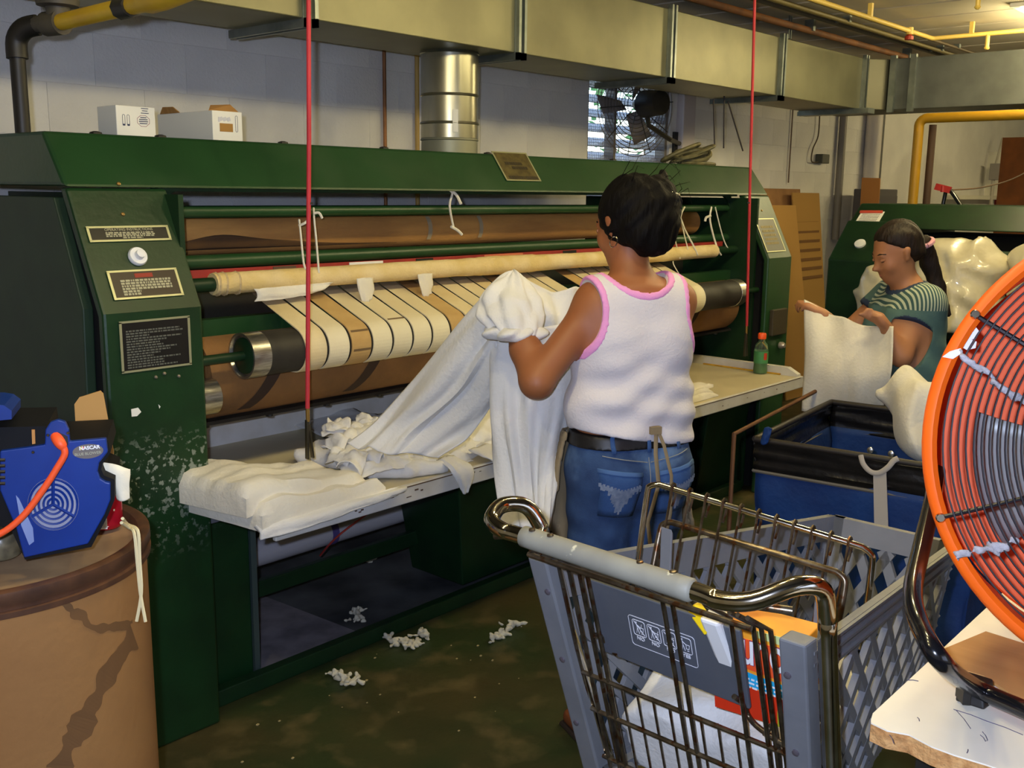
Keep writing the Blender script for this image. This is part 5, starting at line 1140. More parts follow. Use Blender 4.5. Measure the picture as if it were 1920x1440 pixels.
MB().tube(arc(pt[0], ((pt[1]-pt[0]).normalized()).orthogonal(), (pt[1]-pt[0]).normalized().cross(((pt[1]-pt[0]).normalized()).orthogonal()), .026, 0, 6.28, 14), .010, 7, closed=False).build('hair_tie', mat('pink_scrunchie', (216, 160, 170), .9, bump=.5), p2, smooth=True)
h2s = thing('held_cloth', 'plain white cloth held stretched by the woman in teal', 'cloth', (3.9, 1.6, 1.0))
drape('cloth', [
    [dp(1508, 562, 4.14), dp(1560, 588, 4.08), dp(1615, 608, 4.0), dp(1676, 612, 3.88)],
    [dp(1507, 620, 4.10), dp(1560, 640, 4.03), dp(1615, 655, 3.97), dp(1675, 655, 3.87)],
    [dp(1506, 690, 4.08), dp(1560, 705, 4.0), dp(1612, 712, 3.95), dp(1670, 705, 3.87)],
    [dp(1504, 770, 4.10), dp(1560, 775, 4.05), dp(1610, 778, 4.03), dp(1655, 765, 3.99)]], LINC, h2s, 8, fold=.03, ff=(5, 1.2), seed=3)
# ------------------------------------------------------------------ shopping cart
CT = thing('shopping_cart', 'grey plastic and rusty chrome shopping cart nearest the camera', 'shopping cart', (1.8, .85, 0))
def gx(z): return 1.35+.32*(.94-z)
RL0, RL1, RR1, RR0 = V((1.37, 1.135, .925)), V((2.29, .985, .835)), V((2.29, .70, .835)), V((1.37, .615, .925))
BL0, BL1, BR1, BR0 = V((1.50, 1.09, .47)), V((2.19, .96, .50)), V((2.19, .72, .50)), V((1.50, .655, .47))
def lattice(name, a, b, c, d, out, L, Hh, sp, w1, w2, t1, t2, ang1=57, ang2=57, rim=.055):
    """a,b top edge; c,d bottom edge (c below b). two families of crossing bars inside a rim"""
    n = V(out).normalized()
    def P(u, v): u /= L; v /= Hh; return (V(a)*(1-u)+V(b)*u)*(1-v)+(V(d)*(1-u)+V(c)*u)*v
    mb = MB()
    def bars(sgn, ang, w, th, off):
        tn = math.tan(math.radians(ang)); stp = sp/math.sin(math.radians(ang)); run = (Hh-rim)/tn
        k = -int(run/stp)-1
        while k*stp < L+run:
            c0 = k*stp; k += 1
            # line from (c0, rim) to (c0+run, Hh) (or mirrored)
            u0, v0, u1, v1 = c0, rim, c0+run, Hh
            if u0 < 0: v0 += -u0*tn; u0 = 0
            if u1 > L: v1 -= (u1-L)*tn; u1 = L
            if u0 >= L or u1 <= 0 or v1-v0 < .01: continue
            if sgn < 0: u0, u1 = L-u0, L-u1
            dx, dy = u1-u0, v1-v0; q = math.hypot(dx, dy); px, py = -dy/q*w/2, dx/q*w/2
            A = [P(u0-px, v0-py), P(u0+px, v0+py), P(u1+px, v1+py), P(u1-px, v1-py)]
            mb.hexa([p+n*(off-th/2) for p in A], [p+n*(off+th/2) for p in A])
    bars(1, ang1, w1, t1, 0); bars(-1, ang2, w2, t2, 0)
    # rim, bottom and end bands
    for (u0, u1, v0, v1, th) in ((0, L, 0, rim, .014), (0, L, Hh-.02, Hh, .012), (0, .03, 0, Hh, .014), (L-.03, L, 0, Hh, .014)):
        A = [P(u0, v0), P(u1, v0), P(u1, v1), P(u0, v1)]; mb.hexa([p-n*th/2 for p in A], [p+n*th/2 for p in A])
    for v in (.004, rim*.45, rim-.004):
        A = [P(0, v-.003), P(L, v-.003), P(L, v+.003), P(0, v+.003)]; mb.hexa([p for p in A], [p+n*.013 for p in A])
    return mb.build(name, GREY, CT)
lattice('side_panel', RR0, RR1, BR1, BR0, (0, -1, 0), .92, .43, .072, .020, .022, .014, .012, 44, 40)
lattice('side_panel', RL0, RL1, BL1, BL0, (0, 1, 0), .92, .43, .056, .026, .026, .010, .010, 48, 48, rim=.07)
lattice('nose_panel', RL1, RR1, BR1, BL1, (1, 0, 0), .29, .33, .056, .024, .024, .012, .012, rim=.05)
MB().obox((2.305, .845, .80), (.004, 0, 0), (0, .055, 0), (0, 0, .018)).build('nose_label', mat('pale_grey_tag', (140, 142, 156), .5), CT, bev=.003)
lattice('basket_floor', BL0, BL1, BR1, BR0, (0, 0, -1), .69, .33, .06, .02, .02, .01, .01, rim=.02)
# rear posts in grey plastic
for y, s in ((1.125, 1), (.625, -1)):
    a, b = V((gx(.945), y, .945)), V((gx(.30), y-s*.03, .30))
    MB().hexa([a+V((-.012, -.022, 0)), a+V((-.012, .022, 0)), a+V((.03, .022, 0)), a+V((.03, -.022, 0))], [b+V((-.012, -.022, 0)), b+V((-.012, .022, 0)), b+V((.03, .022, 0)), b+V((.03, -.022, 0))]).build('rear_post', GREY, CT, bev=.004)
    for z in (.88, .73, .58): MB().lathe((gx(z)-.012, y-s*.012, z), (-.95, 0, -.3), [(0, .006), (.003, .006), (.004, .002)], 10).build('post_rivet', mat('grey_rivet', (120, 112, 120), .4, .5), CT)
# handle tube: straight middle under the sleeve, curled ends, legs running down
hl = catm([(1.247, .75, 1.02), (1.252, 1.075, 1.02), (1.247, 1.125, 1.022), (1.257, 1.162, 1.03), (1.295, 1.172, 1.046), (1.335, 1.150, 1.040), (1.352, 1.128, 1.0), (1.36, 1.122, .95), (gx(.5)+.03, 1.09, .5), (gx(.22)+.05, 1.08, .2)], 5)
hr = catm([(1.252, 1.075, 1.02), (1.246, .75, 1.02), (1.244, .70, 1.018), (1.258, .652, 1.026), (1.300, .605, 1.050), (1.342, .585, 1.036), (1.360, .582, .985), (1.372, .583, .93), (gx(.5)+.02, .60, .5), (gx(.22)+.05, .62, .2)], 5)
MB().tube(hl, .0145, 14).build('handle_end', CHR, CT, smooth=True); MB().tube(hr, .0145, 14).build('handle_end', CHR, CT, smooth=True)
sl = catm([(1.253, 1.082, 1.02), (1.249, .92, 1.02), (1.244, .745, 1.02)], 6)
so = MB().tube([V(sl[0])+V((0, .004, 0))]+sl+[V(sl[-1])-V((0, .004, 0))], [.014]+[.0185]*len(sl)+[.014], 18).build('handle_sleeve', mat('grey_sleeve', (148, 146, 132), .55, var=(136, 134, 122), scale=12, spots=(204, 198, 170), sscale=18, slo=.68, shi=.7), CT, smooth=True)
for y in (1.06, 1.02, .84, .78): MB().lathe((1.247, y, 1.0375), (-.1, 0, 1), [(0, .006), (.003, .0055), (.004, .002)], 10).build('sleeve_rivet', RUST, so)
MB().tube([(1.262, 1.16, 1.0), (1.285, 1.10, 1.012), (1.285, .92, 1.012), (1.275, .66, 1.012), (1.30, .61, 1.01)], .007, 8).build('handle_rail', RUST, CT, smooth=True)
MB().tube([(1.285, 1.10, .975), (1.275, .66, .975)], .005, 8).build('handle_rail', RUST, CT, smooth=True)
# rear gate of rusty wire
def gp_(y, z, o=0): return V((gx(z)+.012+o, y, z))
gw = []
for y in (1.095, 1.072, 1.048, 1.030, .872, .852, .742, .702, .688, .672):
    gw.append(MB().tube([V((1.285, y, .985)), gp_(y, .94), gp_(y-.004, .40)], .0042, 7).build('gate_wire', RUST, CT, smooth=True))
for z in (.70, .615, .50): MB().tube([gp_(1.10, z), gp_(.66, z)], .0045, 7).build('gate_crossbar', RUST, CT, smooth=True)
ys = [1.04, 1.005, .97, .935, .90, .835, .80, .765]
for y in ys: MB().tube([gp_(y, .70, .006), gp_(y, .41, .006)], .0024, 6).build('thin_gate_wire', RUST, CT, smooth=True)
# seat flap and its pictograms
fz0, fz1 = .915, .758
def fp(u, v): # u 0..1 from left to right, v 0..1 top to bottom
    y = 1.05-.31*u; z = fz0+(fz1-fz0)*v-.006*u; return V((gx(z)+.035, y, z))
fn = (fp(1, 0)-fp(0, 0)).cross(fp(0, 1)-fp(0, 0)).normalized()
if fn.x > 0: fn = -fn
fa_ = [fp(0, 0), fp(1, 0), fp(1, 1), fp(0, 1)]
flap = MB().hexa([p-fn*.004 for p in fa_], [p+fn*.004 for p in fa_]).build('seat_flap', GREYD, CT, bev=.002)
fu_ = (fp(1, 0)-fp(0, 0)).normalized(); fv_ = (fp(0, 0)-fp(0, 1)).normalized()
ic = MB(); IW = mat('pictogram_white', (226, 226, 232), .6)
def rr_rect(c, w_, h_, r, t):
    pts = []
    for (sx, sy, a0) in ((1, 1, 0), (-1, 1, 90), (-1, -1, 180), (1, -1, 270)):
        for k in range(5): a = math.radians(a0+22.5*k); pts.append(c+fu_*(sx*(w_/2-r)+r*math.cos(a))+fv_*(sy*(h_/2-r)+r*math.sin(a)))
    ic.tube(pts, t, 5, closed=True)
cen = fp(.485, .50)+fn*.0045
rr_rect(cen, .136, .066, .006, .0006)
for k in range(4):
    c = cen+fu_*(-.0475+.0315*k)+fv_*.009; rr_rect(c, .026, .034, .004, .0007)
    # standing figure, arms and cart sketch; struck through on the first three
    L = [((-.007, -.012), (-.004, 0)), ((-.004, 0), (-.001, -.012)), ((-.004, 0), (-.005, .010)), ((-.005, .007), (.002, .002)), ((.002, .002), (.009, .002)), ((.009, .002), (.007, -.007)), ((.007, -.007), (.002, -.007)), ((.002, -.007), (.002, .002)), ((.003, -.011), (.007, -.011))]
    if k == 0: L += [((.004, .002), (.006, .010))]
    if k == 1: L += [((.005, -.004), (.009, .008))]
    if k == 2: L += [((.002, .004), (.010, .006))]
    if k < 3: L += [((-.010, .014), (.010, -.014))]
    for (a, b) in L: ic.tube([c+fu_*a[0]+fv_*a[1], c+fu_*b[0]+fv_*b[1]], .0006, 4)
    ic.lathe(c+fu_*-.005+fv_*.012, fn, [(0, .0018), (.0006, .0018)], 8)
    text('pictogram_caption', 'YES' if k == 3 else 'NO', .0105, c-fv_*.0235+fn*.0002, fu_, fv_, IW, flap, bold=.0002)
ic.build('pictogram', IW, flap)
# cream seat shelf, folding seat frames
MB().hexa([(gx(.79)+.05, 1.02, .79), (gx(.79)+.05, .80, .775), (1.62, .80, .80), (1.62, 1.02, .80)], [(gx(.77)+.05, 1.02, .765), (gx(.77)+.05, .80, .75), (1.62, .80, .79), (1.62, 1.02, .79)]).build('seat_shelf', mat('cream_shelf', (206, 204, 190), .6), CT)
ql, qr = ony(1217, 903, 1.068), ony(1638, 1032, .672); ql2, qr2 = ony(1198, 1040, 1.066), ony(1622, 1160, .676)
def fr_(ql, qr, ql2, qr2, m):
    d = (qr-ql).normalized(); ul, ur = (ql2-ql).normalized(), (qr2-qr).normalized()
    return MB().tube([ql2+ul*.06]+catm([ql2, ql+ul*.025, ql+ul*.008+d*.004, ql+d*.02], 4)+catm([qr-d*.02, qr-d*.004+ur*.008, qr+ur*.025, qr2], 4)+[qr2+ur*.06], .0062, 8).build('seat_frame', m, CT, smooth=True)
fr_(ql, qr, ql2, qr2, CHR)
sl1, sr1 = ony(1242, 974, 1.05), ony(1588, 1078, .69); fr_(sl1, sr1, ony(1225, 1060, 1.048), ony(1572, 1165, .69), RUST)
for k in range(11):
    c = ql.lerp(qr, .115+.0785*k); y = c.y; x = c.x; z = c.z
    MB().tube(catm([(x-.002, y, z-.035), (x+.009, y, z-.015), (x+.006, y, z+.008), (x-.006, y, z+.008), (x-.010, y, z-.02), (x-.03, y+.012, z-.18), (x-.04, y+.015, z-.26)], 2), .0028, 6).build('seat_wire', RUST, CT, smooth=True)
MB().tube([(1.60, 1.06, .80), (1.585, .69, .79)], .0045, 7).build('seat_crossbar', RUST, CT, smooth=True)
for a, b in (((1.60, 1.03, .965), (1.60, 1.005, .78)), ((1.60, .71, .94), (1.60, .685, .76))):
    MB().hexa([(a[0]-.003, a[1], a[2]), (a[0]-.003, b[1], a[2]), (a[0]-.003, b[1], b[2]), (a[0]-.003, a[1], b[2])], [(a[0]+.003, a[1], a[2]), (a[0]+.003, b[1], a[2]-.01), (a[0]+.003, b[1], b[2]), (a[0]+.003, a[1], b[2])]).build('hinge_flap', GREY, CT, bev=.002)
MB().tube(catm([gp_(.755, .78), gp_(.75, .755, .02), gp_(.745, .735, .02), gp_(.72, .725, .01), gp_(.665, .715)], 5), .005, 8).build('gate_hook', RUST, CT, smooth=True)
MB().tube(catm([gp_(.705, .72), gp_(.70, .735, .012), gp_(.69, .72, .012), gp_(.69, .50)], 5), .005, 8).build('gate_hook', RUST, CT, smooth=True)
MB().tube(catm([gp_(1.045, .80), gp_(1.04, .79, .02), gp_(1.03, .765, .025), gp_(1.01, .76, .02)], 5), .005, 8).build('gate_hook', RUST, CT, smooth=True)
# undercarriage and wheels
uc = MB().tube([(1.52, 1.09, .2), (1.55, 1.08, .12), (2.2, .98, .12), (2.25, .84, .12), (2.2, .70, .12), (1.55, .62, .12), (1.52, .62, .2)], .0125, 10)
for y in (.97, .71): uc.tube([(2.18, y, .12), (1.62, y+(.05 if y > .8 else -.05), .46)], .010, 8)
uc.build('undercarriage', RUST, CT, smooth=True)
for x, y in ((1.58, 1.06), (1.58, .63), (2.18, .95), (2.18, .73)):
    MB().box(x-.012, x+.012, y-.02, y+.02, .055, .125).build('caster_fork', RUST, CT)
    MB().lathe((x, y-.015, .055), (0, 1, 0), [(0, .02), (.002, .052), (.028, .052), (.03, .02)], 20).build('wheel', BLK, CT, smooth=True)
# goods in the cart
bx = thing('laundry_product_box', 'colourful fabric softener box standing upside down behind the cart gate', 'box', (1.45, .70, .72))
bo_, bu, bv = V((1.455, .812, .725)), V((.03, -.15, -.006)), V((-.03, 0, .172)); bn_ = V((.07, 0, .01))
def bq(u, v, o=0): return bo_+bu*u+bv*v-bn_.normalized()*o
MB().hexa([bq(0, 0), bq(1, 0), bq(1, 1), bq(0, 1)], [bq(0, 0)+bn_, bq(1, 0)+bn_, bq(1, 1)+bn_, bq(0, 1)+bn_]).build('box_body', mat('softener_orange', (246, 150, 40), .45, var=(250, 176, 50), scale=12), bx, bev=.002)
def pnl(name, m, pts, o=.0012): MB().hexa([bq(u, v, 0) for u, v in pts], [bq(u, v, o) for u, v in pts]).build(name, m, bx)
pnl('red_panel', mat('softener_red', (216, 52, 20), .45), ((0, 0), (1, 0), (1, .30), (.5, .335), (0, .38)))
pnl('yellow_green_panel', mat('softener_lime', (172, 170, 40), .45), ((.72, 0), (1, 0), (1, .16), (.72, .17)), .0018)
pnl('blue_panel', mat('softener_blue', (40, 168, 214), .45), ((.10, .40), (.5, .35), (1, .30), (1, .46), (.5, .50), (.12, .54)))
pnl('green_top_panel', mat('softener_pale', (206, 220, 150), .5), ((.45, .93), (1, .90), (1, 1), (.5, 1)))
pnl('orange_burst', mat('softener_burst', (240, 88, 40), .45), ((0, .58), (.5, .54), (1, .5), (1, .86), (.5, .88), (0, .86)))
tu, tv = bu.normalized(), bv.normalized()
text('logo_outline', 'Bounce', .095, bq(.52, .70, .0016), -tu, -tv, mat('logo_violet', (150, 60, 90), .5), bx, bold=.003, sx=.52)
text('logo_lettering', 'Bounce', .095, bq(.52, .70, .0026), -tu, -tv, WHT, bx, bold=.0012, sx=.52)
sl_ = MB(); r_ = random.Random(4)
for k in range(3):
    u = .14
    while u < .95:
        q = r_.uniform(.03, .09); sl_.hexa([bq(u, .375-.07*u+.045*k, .0018), bq(u+q, .375-.07*(u+q)+.045*k, .0018), bq(u+q, .395-.07*(u+q)+.045*k, .0018), bq(u, .395-.07*u+.045*k, .0018)], [bq(u, .375-.07*u+.045*k, .0022), bq(u+q, .375-.07*(u+q)+.045*k, .0022), bq(u+q, .395-.07*(u+q)+.045*k, .0022), bq(u, .395-.07*u+.045*k, .0022)]); u += q+.02
o = sl_.build('small_print', WHT, bx); o['kind'] = 'stuff'
wp = thing('white_bottle', 'white plastic bottle squeezed beside the softener box', 'bottle', (1.42, .79, .74))
MB().hexa([(1.43, .790, .80), (1.43, .755, .80), (1.46, .755, .80), (1.46, .790, .80)], [(1.375, .808, .915), (1.375, .772, .915), (1.415, .772, .925), (1.415, .808, .925)]).build('bottle_body', WHT, wp, bev=.006)
yc = thing('plastic_scrap', 'bright yellow plastic spout beside the white bottle in the cart', 'plastic', (1.42, .81, .9))
MB().obox((1.400, .815, .905), V((.004, .020, .014)), V((.010, 0, 0)), V((0, -.006, .009))).build('spout', mat('bright_yellow', (250, 216, 30), .4), yc, bev=.003)
cl = thing('cart_linen', 'white linen heaped in the bottom of the shopping cart', 'linen', (1.8, .85, .5))
F = Fld((1.47, .62, .44), (2.2, 1.14, .82), .011)
F.ell((1.66, .86, .56), (.2, .22, .14), k=.04); F.ell((1.58, .78, .58), (.12, .13, .12), k=.03); F.ell((1.60, .99, .54), (.14, .11, .13), k=.03); F.ell((1.95, .84, .53), (.2, .14, .08), k=.04)
F.disp(lambda X, Y, Z: .010*np.sin(17*X+26*Y+2.5*np.sin(14*Z+6*X))+.006*np.sin(40*Y-22*X+30*Z)); X, Y, Z = F.P(); F.isect(.482-Z+0*X*Y)
F.isect(gx(.94)+.045+.32*(.94-Z)-X+0*Y); F.isect(Y-(1.13-.163*(X-1.37)-.045*np.clip((.925-Z)/.455, 0, 1)-.022)); F.isect((.615+.092*(X-1.37)+.04*np.clip((.925-Z)/.455, 0, 1)+.022)-Y)
F.build('linen', LIN, cl, smooth=2)
# ------------------------------------------------------------------ white board, fan
bd = thing('worktable', 'white laminate chipboard table top with rough cut edge under the orange fan', 'table', (1.5, .1, .95))
BZ = .925; c0 = onz(1622, 1352, BZ); c1_ = onz(1850, 1140, BZ)
e1 = onz(1860, 1440, BZ); dB = (c1_-c0); dF = (e1-c0)
ed = []
for k in range(15):
    t = k/14*2.6; p = c0+dF*t*1.0; ed.append(p+V((random.Random(k).uniform(-.006, .006), random.Random(k+50).uniform(-.003, .003), 0)))
poly = [c0+dB*.04-dF*.0]+ed[1:]+[ed[-1]+dB*1.4, c0+dB*1.4]
poly[0] = c0+dF*.05
poly = [c0+dB*.05, c0+dB*.015+dF*.03]+poly
MB().prism([p-V((0, 0, .025)) for p in poly], (0, 0, .024)).build('chipboard_core', CHIP, bd)
MB().prism([p-V((0, 0, .001)) for p in poly], (0, 0, .002)).build('laminate_top', BOARDM, bd)
mk = MB(); rr = random.Random(6)
for a, b in (((1770, 1240), (1760, 1222)), ((1788, 1330), (1850, 1352)), ((1850, 1352), (1918, 1378)), ((1842, 1372), (1852, 1388)), ((1838, 1378), (1848, 1390)), ((1793, 1332), (1820, 1366)), ((1668, 1378), (1676, 1394)), ((1720, 1345), (1724, 1352)), ((1815, 1405), (1813, 1412)), ((1700, 1275), (1722, 1277))):
    mk.tube([onz(*a, BZ+.0015), onz((a[0]+b[0])/2+1, (a[1]+b[1])/2-1, BZ+.0015), onz(*b, BZ+.0015)], .0006, 4)
mk.build('pencil_mark', mat('pencil', (84, 76, 96), .8), bd)
lg_ = MB()
Lp = [c0+dB*.25+dF*.35, c0+dB*1.2+dF*.35, c0+dB*1.2+dF*2.3, c0+dB*.3+dF*2.3]
for p in Lp: lg_.box(p.x-.02, p.x+.02, p.y-.02, p.y+.02, 0, BZ-.025)
for i in range(4):
    p = Lp[i]; MB().box(p.x-.02, p.x+.02, p.y-.02, p.y+.02, 0, BZ-.025).build('leg', BLK, bd)
cp = thing('cardboard_piece', 'flat torn piece of brown cardboard on the white table under the fan', 'cardboard', (1.5, .2, BZ))
P = [onz(x, y, BZ+.003) for x, y in ((1757, 1226), (1848, 1188), (1930, 1214), (2050, 1290), (1960, 1330), (1905, 1312), (1868, 1288), (1845, 1272), (1812, 1262), (1790, 1246))]
MB().prism(P, (0, 0, .004)).build('sheet', mat('corrugated_card', (194, 146, 86), .9, var=(178, 130, 72), scale=22, stretch=(1, .15, 1)), cp)
tp = thing('white_paper', 'torn white paper sticking out from under the brown cardboard', 'paper', (1.5, .2, BZ))
MB().prism([onz(x, y, BZ+.0012) for x, y in ((1768, 1236), (1800, 1240), (1850, 1268), (1890, 1290), (1880, 1298), (1830, 1284), (1790, 1262))], (0, 0, .001)).build('sheet', mat('bluish_paper', (226, 226, 236), .8), tp)
FN_ = thing('drum_fan', 'large orange drum fan with black wire grille and tubular stand on the white table', 'fan', (1.55, .2, BZ))
R3 = V(RM[:, 0]); U3 = -V(RM[:, 1]); D3 = V(RM[:, 2])
fc = dp(2240, 850, 1.30); fr = .325
RF, UF, DF = V(R3), V(U3), V(D3)
D3 = (D3*.4+(fc-V(O3)).normalized()*.6).normalized(); R3 = D3.cross(V(U3)).normalized(); R3 = R3 if R3.dot(RF) > 0 else -R3; U3 = R3.cross(D3); U3 = U3 if U3.z > 0 else -U3
hs_ = MB().lathe(fc-D3*.004, D3, [(.0, fr*.94), (-.006, fr*.96), (-.004, fr*.985), (.004, fr), (.05, fr*.985), (.24, fr*.97), (.245, fr*.955), (.235, fr*.95), (.05, fr*.95), (.005, fr*.945), (.0, fr*.94)], 96)
hs_.f = [f for f in hs_.f if len(f) == 4]; hs_.mi = [0]*len(hs_.f)
hs_.build('drum_housing', ORG, FN_, smooth=True)
for k in range(28):
    r = fr*(.13+.0292*k)
    MB().tube([fc-D3*(.012+.035*(1-(r/fr)**2))+(R3*math.cos(a)+U3*math.sin(a))*r for a in [2*math.pi*i/80 for i in range(80)]], .0014, 5, closed=True).build('grille_ring', WIRE, FN_, smooth=True)
for ang in (144.5, 197.5, 250, 305, 0, 55, 100):
    a = math.radians(ang); u = R3*math.cos(a)+U3*math.sin(a)
    MB().tube([fc-D3*(.008+.035*(1-t*t))+u*fr*t for t in (.1, .3, .5, .7, .85, .955)], .0033, 7).build('grille_spoke', WIRE, FN_, smooth=True)
for ang in (144.5, 197.5):
    a = math.radians(ang); u = R3*math.cos(a)+U3*math.sin(a)
    MB().lathe(fc-D3*.02+u*fr*.972, D3, [(0, .005), (.003, .0065), (.012, .0065)], 16).build('grille_screw', CHR, FN_, smooth=True)
MB().lathe(fc-D3*.05, D3, [(0, .05), (.004, .06), (.02, .06), (.022, .03)], 24).build('grille_hub', WIRE, FN_)
MB().lathe(fc+D3*.05, D3, [(0, .04), (.01, .075), (.15, .085), (.17, .05)], 24).build('motor', BLK, FN_, smooth=True)
for k in range(3):
    a = math.radians(192+120*k)
    def bl(s, t, a=a):
        r = fr*(.18+.60*s); w_ = (t-.5)*(.62+.25*s); g = a+w_*.95
        return fc+(R3*math.cos(g)+U3*math.sin(g))*r+D3*(.10+.07*(t-.5))
    MB().grid(bl, 6, 8).build('fan_blade', BLADE, FN_, smooth=True, solid=.003)
rg = MB()
for k in range(6): rg.tube([fc+D3*.235+(R3*math.cos(a)+U3*math.sin(a))*fr*(.2+.14*k) for a in [2*math.pi*i/48 for i in range(48)]], .0022, 5, closed=True)
rg.build('rear_grille', WIRE, FN_)
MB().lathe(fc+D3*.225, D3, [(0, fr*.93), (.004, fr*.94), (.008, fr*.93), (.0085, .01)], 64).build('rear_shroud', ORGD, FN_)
# tubular stand
st_p = [onz(2040, 1385, BZ+.03), onz(1930, 1335, BZ+.03), onz(1830, 1290, BZ+.03), dp(1765, 1240, 1.20), dp(1722, 1165, 1.26), dp(1712, 1105, 1.32), dp(1728, 1025, 1.43), dp(1748, 940, 1.54), dp(1756, 880, 1.58)]
MB().tube(catm(st_p, 7), .0125, 14).build('stand_tube', BLKG, FN_, smooth=True)
st_q = [V(p)+R3*.72*.98 for p in st_p]
MB().tube(catm([st_p[0], st_p[0]+R3*.25+V((0, 0, 0)), st_p[0]+R3*.5], 5), .0125, 12).build('stand_tube', BLKG, FN_, smooth=True)
ft = onz(1826, 1312, BZ+.003)
MB().hexa([ft+V((-.022, .018, 0)), ft+V((-.022, -.02, 0)), ft+V((.016, -.024, 0)), ft+V((.016, .02, 0))], [ft+V((-.016, .016, .032)), ft+V((-.016, -.014, .032)), ft+V((.014, -.018, .032)), ft+V((.014, .016, .032))]).build('rubber_foot', BLK, FN_, bev=.003)
MB().obox(onz(1806, 1300, BZ+.02), V((.010, .008, 0)), V((-.003, .004, 0)), V((0, 0, .010))).build('foot_clip', BLK, FN_)
# lint caught on the grille
def fq(x, y): return onpl(x, y, fc, D3)-D3*.022
for nm, lab, seq in (('lint_tuft', 'grey lint strung along the upper grille spoke of the orange fan', ((1800, 660), (1815, 678), (1830, 692), (1850, 705), (1868, 722), (1890, 735), (1908, 752), (1922, 760))), ('lint_tuft', 'grey lint clinging to the lower grille spoke of the orange fan', ((1792, 1035), (1805, 1033), (1822, 1030), (1838, 1027), (1855, 1020), (1868, 1022), (1875, 1032), (1890, 1012), (1910, 1006)))):
    t = thing(nm, lab, 'lint', fq(*seq[0])); F = Fld(fq(*seq[len(seq)//2])-V((.12, .12, .12)), fq(*seq[len(seq)//2])+V((.12, .12, .12)), .003); r_ = random.Random(len(seq))
    for i in range(len(seq)-1):
        a, b = fq(*seq[i]), fq(*seq[i+1])
        F.cap(a, a.lerp(b, .8), r_.uniform(.002, .0045), r_.uniform(.002, .004), k=.004); F.ell(a.lerp(b, .5)+U3*r_.uniform(-.004, .004), (r_.uniform(.003, .006),)*3, k=.004)
    F.disp(lambda X, Y, Z: .002*np.sin(400*X+300*Z)+.0015*np.sin(350*Y-300*Z)); F.build('lint', LINT, t, smooth=0)
def fp_(x, y, o=0): return onpl(x, y, fc, D3)-D3*o
tp_ = thing('tape_scrap', 'torn white tape scrap stuck to the rim of the orange fan', 'tape', dp(1810, 640, 1.27))
MB().prism([fp_(x, y, -.006) for x, y in ((1795, 640), (1802, 610), (1830, 612), (1838, 622), (1832, 634), (1822, 636), (1832, 640), (1830, 652), (1814, 656), (1800, 648))], D3*.001).build('tape', mat('tape_white', (226, 226, 238), .6), tp_)
MB().prism([fp_(x, y, .012) for x, y in ((1766, 670), (1780, 660), (1800, 654), (1804, 662), (1786, 674))], D3*.003).build('tape_tail', mat('tape_white', (226, 226, 238)), tp_)
R3, U3, D3 = RF, UF, DF
# ------------------------------------------------------------------ fibre drum, blower and bits on it
DC = V((.69, 1.935, 0)); DR = .288; DH = .945
dm = thing('fibre_drum', 'brown fibre drum with rusty metal rim and water stains at the left edge', 'drum', DC)
dmb = MB().lathe(DC, (0, 0, 1), [(.001, DR-.004), (.02, DR), (DH-.05, DR), (DH-.045, DR+.002)], 96)
dshell = dmb.build('drum_shell', DRUM, dm, smooth=True)
# wavy stain outline on the kraft wall, chosen by height and angle
sm_ = MB()
def dwall(th, z, o=.0012): return DC+V((math.cos(th)*(DR+o), math.sin(th)*(DR+o), z))
def dang(x, y, z0=None):
    r = V(ray(x, y)); o = V(O3)-DC; o.z = 0; d = V((r.x, r.y, 0)); A = d.dot(d); B_ = 2*o.dot(d); C_ = o.dot(o)-DR*DR; s = math.sqrt(max(B_*B_-4*A*C_, 0)); t = (-B_-s)/(2*A); p = V(O3)+r*t; return math.atan2(p.y-DC.y, p.x-DC.x), p.z
def band(px, name, half):
    q = [dang(x, y) for x, y in px]; pts = catm([(a, z, 0) for a, z in q], 6); m = MB()
    N = len(pts)
    for i in range(N-1):
        w0 = half*(.8+.7*mn.noise(V((i*.3, half*50, 0)))); w1 = half*(.8+.7*mn.noise(V(((i+1)*.3, half*50, 0))))
        a, b = pts[i], pts[i+1]; k = 1/DR
        def nrm(j):
            t = V(((pts[min(j+1, N-1)].x-pts[max(j-1, 0)].x)*DR, pts[min(j+1, N-1)].y-pts[max(j-1, 0)].y)); t.normalize(); return (-t.y*k, t.x)
        n0, n1 = nrm(i), nrm(i+1)
        m.add([dwall(a.x-w0*n0[0], a.y-w0*n0[1]), dwall(a.x+w0*n0[0], a.y+w0*n0[1]), dwall(b.x+w1*n1[0], b.y+w1*n1[1]), dwall(b.x-w1*n1[0], b.y-w1*n1[1])], [(0, 1, 2, 3)])
    return m.build(name, STAIN, dm, solid=.0006)
band(((98, 1090), (108, 1115), (130, 1140), (140, 1150), (155, 1155), (165, 1172), (185, 1178), (210, 1175), (235, 1172), (247, 1165)), 'water_stain', .008)
band(((250, 1190), (228, 1225), (205, 1260), (185, 1300), (165, 1335), (148, 1370), (128, 1400), (112, 1440)), 'water_stain', .030)
rimb = MB().lathe(DC+V((0, 0, DH-.045)), (0, 0, 1), [(0, DR+.001), (.002, DR+.008), (.012, DR+.009), (.014, DR+.003), (.022, DR+.004), (.028, DR+.009), (.046, DR+.008), (.05, DR-.002), (.046, DR-.014), (.022, DR-.016)], 96)
rimb.f = [f for f in rimb.f if len(f) == 4]; rimb.mi = [0]*len(rimb.f)
rimb.build('rim_band', mat('rusty_rim', (112, 76, 52), .5, .4, var=(84, 58, 44), scale=20), dm, smooth=True)
